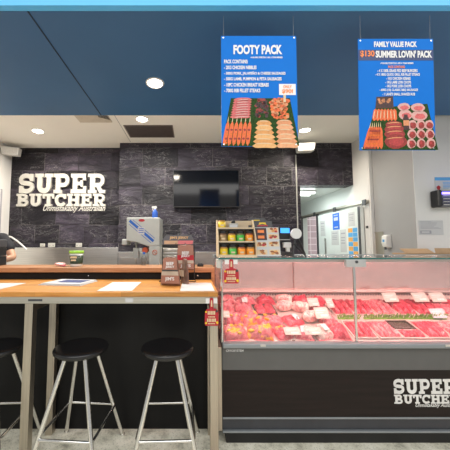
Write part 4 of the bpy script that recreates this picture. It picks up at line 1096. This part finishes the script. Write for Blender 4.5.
vac_bag(0.650, 0.525, 4, 0.17, 0.10, 0.06, RD, 'red bag against the rear duct behind the dark tray')
vac_bag(0.790, 0.235, 22, 0.165, 0.14, 0.045, RD, 'red bag in the second row behind the widest front ticket', sticker=True)
roll(0.770, 0.400, 28, 0.15, 0.042, 'pale rolled roast in the third row next to the dark tray')
roll(0.810, 0.520, -12, 0.14, 0.038, 'pale rolled roast against the rear duct, nearer the end glass')
vac_bag(0.805, 0.085, -18, 0.15, 0.15, 0.045, P_, 'flat pink bag in the front row between the two front tickets', sticker=True)
roll(0.905, 0.385, -20, 0.14, 0.042, 'pale rolled roast in the third row, second from the dark tray')
vac_bag(0.960, 0.520, 3, 0.155, 0.11, 0.06, RD, 'red bag against the rear duct behind the rolled roasts')
roll(0.925, 0.245, 24, 0.14, 0.042, 'pale rolled roast in the second row beside the red bag')
vac_bag(0.945, 0.085, 14, 0.15, 0.15, 0.06, PL, 'plump red and white bag in the front row near the glass post', sticker=True)
vac_bag(1.075, 0.085, -10, 0.13, 0.155, 0.055, RD, 'plump red bag in the front row touching the glass post')
vac_bag(1.060, 0.240, 14, 0.15, 0.14, 0.05, P_, 'pink bag in the second row just before the glass post')
vac_bag(1.050, 0.390, -8, 0.155, 0.14, 0.06, RD, 'red bag in the third row just before the glass post')
vac_bag(1.105, 0.520, 5, 0.15, 0.11, 0.06, RD, 'red bag against the rear duct just before the glass post')
# right bay: long trays with garnish between the two rows
spots = ['directly right of the glass post', 'second from the glass post', 'third from the glass post', 'fourth from the glass post', 'fifth from the glass post', 'sixth from the glass post', 'cut off by the frame edge']
for c_ in range(7):
    x = 1.243 + c_*0.174
    if c_ == 2:
        tray(x, 0.070, -2, 0.168, 0.10, RD, 'short tray of red meat in front of the dark empty tray', 3, 0.032)
        tray(x, 0.182, 2, 0.168, 0.10, TRAYBLACK, 'dark almost empty tray in the middle of the second bay', 1, 0.01, True)
    else:
        tray(x, 0.125, (-3, 2, -2, 0, 3, -2, 2)[c_], 0.168, 0.205, (RD, P_, RD, RD, P_, RD, RD)[c_], 'long tray of red meat strips, front row, ' + spots[c_], 4, 0.036)
    tray(x, 0.430, (2, -3, 1, 3, -2, 2, 0)[c_], 0.168, 0.235, (RD, RD, P_, RD, RD, P_, RD)[c_], 'deep tray of red cuts, rear row, ' + spots[c_], 3, 0.05)
for x, ln, lb in ((1.25, 0.17, 'strip of green plastic parsley nearest the glass post'), (1.70, 0.66, 'long strip of green plastic parsley right of the shorter one')):
    garnish(x, 0.272, ln, lb)
for x, v, w, lb, rz, kw in ((0.262, 0.165, 0.055, 'small white ticket leaning by the end glass', 10, dict(up=0.07, h=0.055)),
        (0.715, 0.006, 0.115, 'wide white ticket at the front edge, nearer the end glass', 4, dict(up=0.040, h=0.062, lean=-52)),
        (0.862, 0.008, 0.12, 'wide white ticket at the front edge, nearer the glass post', -4, dict(up=0.040, h=0.062, lean=-52)),
        (1.0, 0.315, 0.085, 'white ticket standing between rolled roast and trays in the first bay', -6, dict(up=0.075, h=0.075)),
        (0.995, 0.152, 0.10, 'large white ticket close in front of the glass post', -5, dict(up=0.07, h=0.09)),
        (1.128, 0.295, 0.055, 'narrow white ticket partly behind the glass post', -5, dict(up=0.075, h=0.085)),
        (1.965, 0.245, 0.105, 'grey ticket standing by the garnish in the second bay', -6, dict(m=simple('grey_card', (0.45, 0.45, 0.48), 0.5), up=0.02, h=0.08))):
    ticket(x, v, w, lb, rz, **kw)
for x, lb in ((1.712, 'pale ticket in the rear row, first right of the glass post'), (1.97, 'pale ticket in the rear row, middle of the three'), (2.122, 'pale ticket in the rear row nearest the case end')):
    ticket(x*0.985, 0.385, 0.112, lb, -8, up=0.075, h=0.085)

# ------------------------------------------------------------------ red promotion tags
def promo(name, loc, rz, w, h, label):
    t = empty(name, loc, (0, 0, R(rz)), label, 'promotion tag', 'red paddle shaped promotion tags')
    M = plane_m(0, 0, 0)
    a = w/2; b = 0.09*w*1.5; hs = h*0.60
    MB().prism([(-a*0.86, 0), (a*0.86, 0), (a, hs*0.12), (a*0.96, hs*0.82), (a*0.7, hs), (b, hs*1.03), (b, h*0.97), (b*0.6, h), (-b*0.6, h), (-b, h*0.97), (-b, hs*1.03), (-a*0.7, hs), (-a*0.96, hs*0.82), (-a, hs*0.12)], M, 0.003).build('tag_board', RED, t)
    mb = MB(); random.seed(3)
    Mp = plane_m(0, -0.0034, 0)
    for z0, z1, wd, n in ((0.40, 0.53, 0.56, 5), (0.30, 0.345, 0.5, 8), (0.14, 0.26, 0.66, 6), (0.06, 0.10, 0.5, 9)):
        for k in range(n):
            x0 = (-wd/2 + k*wd/n)*w; x1 = x0 + wd*w/n*random.uniform(0.6, 0.85)
            mb.prism([(x0, z0*h), (x1, z0*h), (x1, z1*h), (x0, z1*h)], Mp, 0.0006)
    mb.prism([(-b*0.45, hs*1.15), (b*0.45, hs*1.15), (b*0.3, h*0.92), (-b*0.3, h*0.92)], Mp, 0.0006)
    mb.build('white_print', CREAMP, t)
    mb = MB()
    for x, z, r in ((0.36, 0.52, 0.10), (-0.40, 0.50, 0.08), (0.40, 0.12, 0.11), (-0.40, 0.10, 0.10)):
        mb.prism([(x*w + r*w*math.cos(R(q))*random.uniform(0.7, 1), z*h + r*w*math.sin(R(q))*random.uniform(0.7, 1)) for q in range(0, 360, 40)], plane_m(0, -0.0032, 0), 0.0005, random.choice((0, 1)))
    mb.build('food_motifs', [YELLOW, simple('dark_motif', (0.06, 0.04, 0.04), 0.5)], t)
    MB().box(-w*0.42, w*0.42, 0.0002, 0.003, h*0.80, h*0.985).build('clear_holder', WHITEPL, t)
    return t
promo('promotion_tag', (0.124, 1.744, 0.845), 0, 0.088, 0.172, 'red paddle shaped tag hanging on the steel table leg')
promo('promotion_tag', (0.272, 1.8855, 1.088), 0, 0.105, 0.165, 'red paddle shaped tag on the display case glass')

# ------------------------------------------------------------------ jar rack on the case
ZC = 1.2625
t = rack = empty('jar_rack', (0.337, 2.08, ZC), label='pale timber tiered rack holding spice jars on the glass case', cat='rack')
side = [(-0.075, 0), (0.07, 0), (0.07, 0.285), (0.03, 0.285), (-0.06, 0.14)]
Ms = lambda x: Matrix.Translation((x, 0, 0)) @ Matrix(((0,0,1,0),(1,0,0,0),(0,1,0,0),(0,0,0,1)))
for x in (-0.145, 0.137): MB().prism(side, Ms(x), 0.008).build('side_board', PALEWOOD, t, 0.001)
MB().box(-0.1365, 0.1365, 0.058, 0.069, 0.0, 0.280).build('back_board', PALEWOOD, t)
for y0, y1, z in ((-0.072, 0.057, 0.006), (-0.038, 0.057, 0.108), (-0.004, 0.057, 0.212)):
    MB().box(-0.1365, 0.1365, y0, y1, z-0.006, z).build('shelf', BLACK if z > 0.05 else PALEWOOD, t)
    MB().box(-0.1365, 0.1365, y0, y0+0.003, z, z+0.012).build('shelf_lip', PALEWOOD, t)
def jar(loc, m_label, m_spice, label):
    t = empty('spice_jar', loc, label=label, cat='jar', group='spice jars on the timber rack')
    MB().lathe([(0.0005, 0), (0.027, 0), (0.029, 0.004), (0.029, 0.062), (0.024, 0.068), (0.0005, 0.068)], n=20).build('glass_body', m_spice, t)
    MB().lathe([(0.0295, 0.005), (0.0295, 0.056), (0.0302, 0.056), (0.0302, 0.005)], n=20).build('label_wrap', m_label, t)
    MB().cyl((0, 0, 0.0685), (0, 0, 0.088), 0.0265, n=20).build('lid', BLACK, t)
    MB().prism([(-0.014, 0.022), (0.014, 0.022), (0.014, 0.034), (-0.014, 0.034)], plane_m(0, -0.0303, 0), 0.0006).build('label_print', CREAMP, t)
BROWNLAB = simple('brown_label', (0.30, 0.19, 0.08), 0.5, var=0.3, scale=40)
ORANGEL = simple('orange_label', (0.85, 0.30, 0.02), 0.5)
for k, (ml, sp, w) in enumerate(((BROWNLAB, 0, 'brown'), (YELLOW, 1, 'yellow'), (GREEN, 2, 'green'), (ORANGEL, 3, 'orange'))):
    jar((0.337-0.100+k*0.0668, 2.08-0.005, ZC+0.1085), ml, SPICE[sp], 'spice jar with %s label on the middle shelf of the rack' % w)
for k, (ml, sp, w) in enumerate(((YELLOW, 1, 'yellow label, first on the bottom shelf of the rack'), (GREEN, 2, 'green label on the bottom shelf of the rack'), (ORANGEL, 3, 'orange label beside the green one on the bottom shelf'), (ORANGEL, 1, 'orange label next to the food brochures, bottom shelf'))):
    jar((0.337-0.098+k*0.0668, 2.08-0.038, ZC+0.0065), ml, SPICE[sp], 'spice jar with ' + w)
jar((0.337-0.104, 2.08+0.027, ZC+0.2125), YELLOW, SPICE[1], 'spice jar with yellow label alone on the top shelf')
t = empty('rub_tin', (0.337-0.015, 2.08+0.022, ZC+0.2125), label='small grey tin with a black knob on the rack top shelf', cat='tin')
MB().box(-0.036, 0.036, -0.018, 0.018, 0, 0.045).build('tin_body', simple('grey_tin', (0.42, 0.40, 0.36), 0.4, var=0.3, scale=60), t, 0.004)
MB().lathe([(0.0005, 0.045), (0.016, 0.045), (0.016, 0.058), (0.012, 0.068), (0.0005, 0.07)], n=18).build('knob', BLACK, t)
MB().box(-0.028, 0.028, -0.0192, -0.0182, 0.012, 0.034).build('label', PAPER, t)

# ------------------------------------------------------------------ brochure holder
t = empty('brochure_stand', (0.563, 2.08, ZC), (0, 0, R(-2)), 'clear acrylic brochure stand beside the jar rack', 'brochure stand')
lean = Matrix.Rotation(R(-14), 4, 'X')
MB().box(-0.095, 0.095, -0.05, 0.075, 0, 0.003).build('stand_base', TOPGLASS, t)
MB().box(-0.095, 0.095, 0.030, 0.033, 0.003, 0.22, lean).build('stand_back', TOPGLASS, t)
def brochure(x, y, z, w, h, label, dark, rz=0):
    t = empty('food_brochure', (0.563+x, 2.08+y, ZC+z), (R(-14), 0, R(rz-2)), label, 'brochure', 'food brochures in the acrylic stand')
    MB().box(-w/2, w/2, 0, 0.002, 0, h).build('cover', simple('black_cover', (0.02, 0.018, 0.018), 0.3) if dark else PAPER, t)
    mb = MB(); Mp = plane_m(0, -0.0004, 0); Mq = plane_m(0, -0.0008, 0)
    if dark:
        mb.prism([(-w*0.2, h*0.88), (0, h*0.91), (w*0.2, h*0.88), (w*0.16, h*0.95), (-w*0.16, h*0.95)], Mp, 0.0003, 2)
        mb.prism([(-w*0.3, h*0.84), (w*0.3, h*0.84), (w*0.22, h*0.88), (-w*0.22, h*0.88)], Mp, 0.0003, 1)
    else:
        for (cx, cz) in ((-0.24, 0.14), (0.26, 0.14), (-0.24, 0.40), (0.26, 0.42), (0.26, 0.68), (0.26, 0.90)):
            mb.prism([(cx*w-w*0.21, cz*h-h*0.085), (cx*w+w*0.21, cz*h-h*0.085), (cx*w+w*0.21, cz*h+h*0.085), (cx*w-w*0.21, cz*h+h*0.085)], Mp, 0.0003, 4)
            for k in range(7):
                bx = cx*w + random.uniform(-0.13, 0.13)*w; bz = cz*h + random.uniform(-0.05, 0.05)*h
                mb.prism([(bx+0.016*math.cos(R(q))*random.uniform(0.6, 1), bz+0.011*math.sin(R(q))*random.uniform(0.6, 1)) for q in range(0, 360, 45)], Mq if k < 4 else plane_m(0, -0.0012, 0), 0.0003, random.choice((0, 1, 3, 0)))
        mb.prism([(-w*0.47, h*0.55), (0, h*0.55), (0, h*0.98), (-w*0.47, h*0.98)], Mp, 0.0003, 5)
        for cz in (0.66, 0.86): mb.prism([(-w*0.36, h*(cz-0.05)), (-w*0.1, h*(cz-0.05)), (-w*0.1, h*(cz+0.05)), (-w*0.36, h*(cz+0.05))], Mq, 0.0003, 6)
    mb.build('food_pictures', [simple('brown_food_print', (0.30, 0.09, 0.03), 0.5, var=0.3, scale=100), RED, YELLOW, SAUSP, CREAMP, DARKP, ORANGE], t)
brochure(0.012, -0.036, 0.004, 0.188, 0.228, 'white folded brochure full of food pictures in front', False)
brochure(-0.012, -0.018, 0.006, 0.15, 0.282, 'black brochure cover behind the white brochure, lower one', True, -2)
brochure(-0.045, 0.0, 0.008, 0.14, 0.305, 'black brochure cover at the very back, taller one', True, 3)

# ------------------------------------------------------------------ label scale and disc
t = empty('label_printer', (0.765, 2.22, ZC), label='black label printer with a small bright blue screen on the case', cat='printer')
MB().box(-0.075, 0.04, -0.05, 0.06, 0.0, 0.035).build('base', BLACK, t, 0.005)
MB().box(-0.072, -0.045, -0.02, 0.05, 0.035, 0.20).build('stem', BLACK, t, 0.004)
MB().box(-0.088, 0.026, -0.045, 0.05, 0.115, 0.235).build('head', BLACK, t, 0.008)
MB().box(-0.052, 0.02, -0.048, -0.044, 0.185, 0.225).build('screen', emitter('blue_screen', (0.05, 0.32, 0.95), 0.9), t)
MB().box(-0.085, 0.024, -0.05, -0.044, 0.128, 0.134).build('paper_slot', CHROME, t)
MB().box(-0.03, 0.03, -0.055, -0.01, 0.068, 0.11).box(-0.008, 0.02, -0.05, -0.02, 0.035, 0.07).build('label_holder', WHITEPL, t, 0.004)
t = empty('disc_stand', (0.822, 2.13, ZC), label='round white disc on a black crossed leg stand beside the printer', cat='stand')
MB().cyl((-0.005, -0.02, 0.178), (-0.005, 0.0, 0.178), 0.041, n=32).build('disc', WHITEPL, t, 0.004)
MB().tube([(0.0, 0.008, 0.18), (-0.04, -0.03, 0.0)], 0.008, 8).build('leg', BLACK, t)
MB().tube([(0.0, 0.008, 0.18), (0.075, 0.01, 0.0)], 0.008, 8).build('leg', BLACK, t)
MB().tube([(-0.028, -0.02, 0.10), (0.06, -0.02, 0.005)], 0.006, 8).build('brace', BLACK, t)

# ------------------------------------------------------------------ sliding cold room door on the passage wall
t = empty('sliding_door', (2.243, 4.16, 0), label='white sliding cold room door covered with notices', cat='door')
MB().box(-0.026, 0.026, -0.615, 0.575, 0.04, 1.855).build('leaf', COOL_WALL, t, 0.006)
MB().box(-0.04, -0.0265, 0.30, 0.34, 1.05, 1.45).build('handle', CHROME, t, 0.005)
MB().box(-0.0275, -0.0255, -0.615, -0.565, 0.04, 1.855).build('edge_strip', DARKGREY, t)
t = empty('door_rail', (2.265, 4.47, 1.905), label='steel overhead rail above the sliding cold room door', cat='rail')
MB().box(-0.02, 0.02, -1.03, 1.03, -0.012, 0.022).build('track', STEEL, t, 0.003)
for y in (-0.98, -0.25, 0.45): MB().box(-0.03, -0.02, y-0.04, y+0.04, -0.045, 0.03).build('hanger', DARKGREY, t, 0.003)
def notice(name, y0, y1, z0, z1, m, label, x=2.2165, extra=None, cat='notice'):
    t = empty(name, (x, (y0+y1)/2, z0), label=label, cat=cat)
    w = abs(y1-y0)/2
    MB().box(-0.001, 0, -w, w, 0, z1-z0).build('sheet', m, t)
    if extra:
        mb = MB()
        for (a, b, c, d) in extra: mb.box(-0.0016, -0.001, w*(1-2*b), w*(1-2*a), (z1-z0)*c, (z1-z0)*d)
        mb.build('print', PAPER if m is not PAPER else INK, t)
LN = [(0.15, 0.85, 0.80, 0.86), (0.15, 0.8, 0.62, 0.66), (0.15, 0.75, 0.5, 0.54), (0.15, 0.8, 0.38, 0.42)]
notice('door_notice', 4.24, 4.045, 1.578, 1.83, simple('notice_blue', (0.02, 0.14, 0.62), 0.5), 'blue notice with white writing on the sliding door', extra=[(0.2, 0.8, 0.55, 0.75), (0.25, 0.75, 0.12, 0.18), (0.2, 0.8, 0.85, 0.9)])
notice('door_notice', 4.65, 4.485, 1.49, 1.75, PAPER, 'white page at the far edge of the sliding door', extra=LN)
notice('door_notice', 3.815, 3.66, 1.605, 1.80, PAPER, 'white page high on the sliding door above the coloured cards', extra=LN)
notice('door_notice', 4.295, 4.08, 1.342, 1.562, PAPER, 'white page below the blue notice', extra=LN)
notice('door_notice', 4.04, 3.88, 1.24, 1.57, PAPER, 'tall white page beside the coloured card grid', extra=LN)
t = empty('card_board', (2.2165, 3.72, 1.20), label='grid of blue and orange cards on the sliding door', cat='notice')
k = 0
for r_ in range(6):
    for c_ in range(2):
        MB().box(-0.0015, 0, 0.006 - c_*0.11, 0.108 - c_*0.11, r_*0.064, r_*0.064+0.058).build('colour_card', (LIGHTBLUE, simple('amber_card', (0.80, 0.40, 0.10), 0.5))[(r_+c_) % 2] if r_ != 4 or c_ == 0 else LIGHTBLUE, t)
notice('hanging_sign', 3.46+0.125, 3.46+0.185-0.005, 1.372, 1.653, simple('deep_blue_sign', (0.02, 0.06, 0.35), 0.5), 'narrow blue sign on the wall past the sliding door', x=2.279, extra=[(0.2, 0.8, 0.35, 0.75), (0.2, 0.8, 0.1, 0.2)])
t = empty('wall_switch', (2.279, 3.50, 1.578), label='small dark switch on the wall beside the narrow blue sign', cat='switch')
MB().box(-0.01, 0, -0.018, 0.018, -0.016, 0.016).build('switch_plate', DARKGREY, t, 0.003)
MB().box(-0.014, -0.01, -0.006, 0.006, -0.008, 0.008).build('button', BLACK, t, 0.001)
t = empty('batten_light', (1.835, 4.33, 2.199), label='fluorescent batten light on the passage ceiling', cat='ceiling light')
MB().box(-0.30, 0.13, -0.13, 0.13, -0.02, 0.0).build('housing', WHITEPL, t, 0.003)
for y in (-0.09, 0.09):
    mb = MB(); mb.cyl((-0.28, y, -0.032), (0.11, y, -0.032), 0.013, n=14); mb.build('tube', emitter('cool_tube', (0.93, 1.0, 0.97), 7.0), t)
a = area_light('batten_glow', (0, 0, -0.05), (0, 0, 0), 0.14, 0.45, 5, (0.93, 1.0, 0.97)); a.parent = t
area_light('cold_room_light', (3.4, 5.6, 2.15), (0, 0, 0), 0.6, 0.6, 18, (1.0, 0.97, 0.98))

# ------------------------------------------------------------------ right wall
def xs(name, y0, y1, z0, z1): pass
t = empty('soap_dispenser', (2.329, 3.19, 1.312), label='white soap dispenser on the grey side wall', cat='dispenser')
MB().prism([(0, 0), (-0.055, 0.01), (-0.072, 0.06), (-0.065, 0.14), (-0.04, 0.155), (0, 0.155)], Matrix.Translation((0, 0.04, 0)) @ Matrix(((1,0,0,0),(0,0,-1,0),(0,1,0,0),(0,0,0,1))), 0.08).build('dispenser_body', WHITEPL, t, 0.008)
MB().box(-0.0735, -0.069, -0.014, 0.014, 0.07, 0.10).build('window', LIGHTBLUE, t)
MB().cyl((-0.05, 0, -0.02), (-0.05, 0, 0.01), 0.012, n=12).build('nozzle', DARKGREY, t)
t = empty('steel_wall_plate', (2.329, 3.37, 0.9), label='stainless steel plate on the side wall corner beside the soap dispenser', cat='wall plate')
MB().box(-0.004, 0, -0.085, 0.06, 0.0, 0.61).build('plate', STEELV, t)
MB().box(-0.012, -0.0045, -0.085, 0.06, 0.60, 0.61).build('fold', STEELV, t)
t = empty('insect_zapper', (2.745, 2.793, 1.735), label='dark wall mounted insect zapper with violet lamps', cat='insect zapper')
MB().box(-0.25, 0.25, -0.07, 0.0, 0.0, 0.165).build('back_tray', simple('zapper_grey', (0.14, 0.14, 0.16), 0.4), t, 0.006)
MB().box(-0.262, -0.222, -0.105, -0.0, -0.005, 0.172).build('end_cap', BLACK, t, 0.015)
MB().box(0.222, 0.262, -0.105, 0.0, -0.005, 0.172).build('end_cap', BLACK, t, 0.015)
mb = MB(); mb.cyl((-0.215, -0.085, 0.138), (0.215, -0.085, 0.138), 0.012, n=12); mb.build('violet_tube', emitter('violet_lamp', (0.22, 0.16, 1.0), 3.0), t)
mb = MB()
for z in (0.02, 0.05, 0.08, 0.11): mb.cyl((-0.22, -0.098, z), (0.22, -0.098, z), 0.006, n=8)
mb.build('front_bars', CHROME, t)
t = empty('wall_poster', (2.637, 2.793, 1.905), label='white and blue poster with red figure above the insect zapper', cat='poster')
MB().box(-0.092, 0.12, -0.002, 0, 0, 0.152).build('sheet', PAPER, t)
MB().box(-0.092, 0.12, -0.0026, -0.002, 0.118, 0.152).build('blue_header', LIGHTBLUE, t)
mb = MB(); mb.prism([(-0.08, 0.05), (-0.07, 0.02), (-0.045, 0.02), (-0.035, 0.05), (-0.055, 0.066)], plane_m(0, -0.0021, 0), 0.0005); mb.build('red_figure', RED, t)
mb = MB()
for z in (0.095, 0.08, 0.065, 0.05, 0.035): mb.box(-0.01, 0.11, -0.0026, -0.002, z, z+0.007)
mb.build('print', LIGHTBLUE, t)
t = empty('wall_notice', (2.476, 2.793, 1.453), label='wide pale notice with small print below the insect zapper', cat='notice')
MB().box(-0.126, 0.126, -0.002, 0, 0, 0.149).build('sheet', PAPER, t)
mb = MB()
for k in range(7): mb.box(-0.11, random.uniform(0.0, 0.11), -0.0026, -0.002, 0.135-k*0.012, 0.139-k*0.012)
mb.box(-0.115, 0.0, -0.0026, -0.002, 0.012, 0.045)
mb.build('print', INK, t)
MB().box(-0.10, -0.02, -0.003, -0.0026, 0.02, 0.037).build('logo_patch', PAPER, t)
# trolley with carton behind the case
t = empty('steel_trolley', (2.3, 2.68, 0), label='narrow steel shelf behind the case carrying a carton', cat='shelf')
MB().box(-0.40, 0.50, -0.105, 0.10, 0.90, 0.93).build('shelf_top', STEEL, t, 0.003)
for x in (-0.37, 0.47):
    for y in (-0.08, 0.08): MB().box(x-0.012, x+0.012, y-0.012, y+0.012, 0, 0.90).build('leg', STEELV, t)
t = empty('carton', (2.26, 2.68, 0.9305), label='brown cardboard carton with open flaps behind the glass case', cat='carton')
MB().box(-0.215, 0.225, -0.09, 0.09, 0, 0.34).build('carton_body', CARD, t)
MB().box(-0.215, 0.06, -0.002, 0.002, 0, 0.09, Matrix.Translation((0, -0.088, 0.34)) @ Matrix.Rotation(R(-62), 4, 'X')).build('flap', CARD, t)
MB().box(0.07, 0.225, -0.002, 0.002, 0, 0.05, Matrix.Translation((0, -0.088, 0.34)) @ Matrix.Rotation(R(-15), 4, 'X')).build('flap', CARD, t)
MB().box(0.065, 0.072, -0.0905, -0.089, 0.0, 0.34).build('tape', simple('brown_tape', (0.30, 0.17, 0.08), 0.3), t)
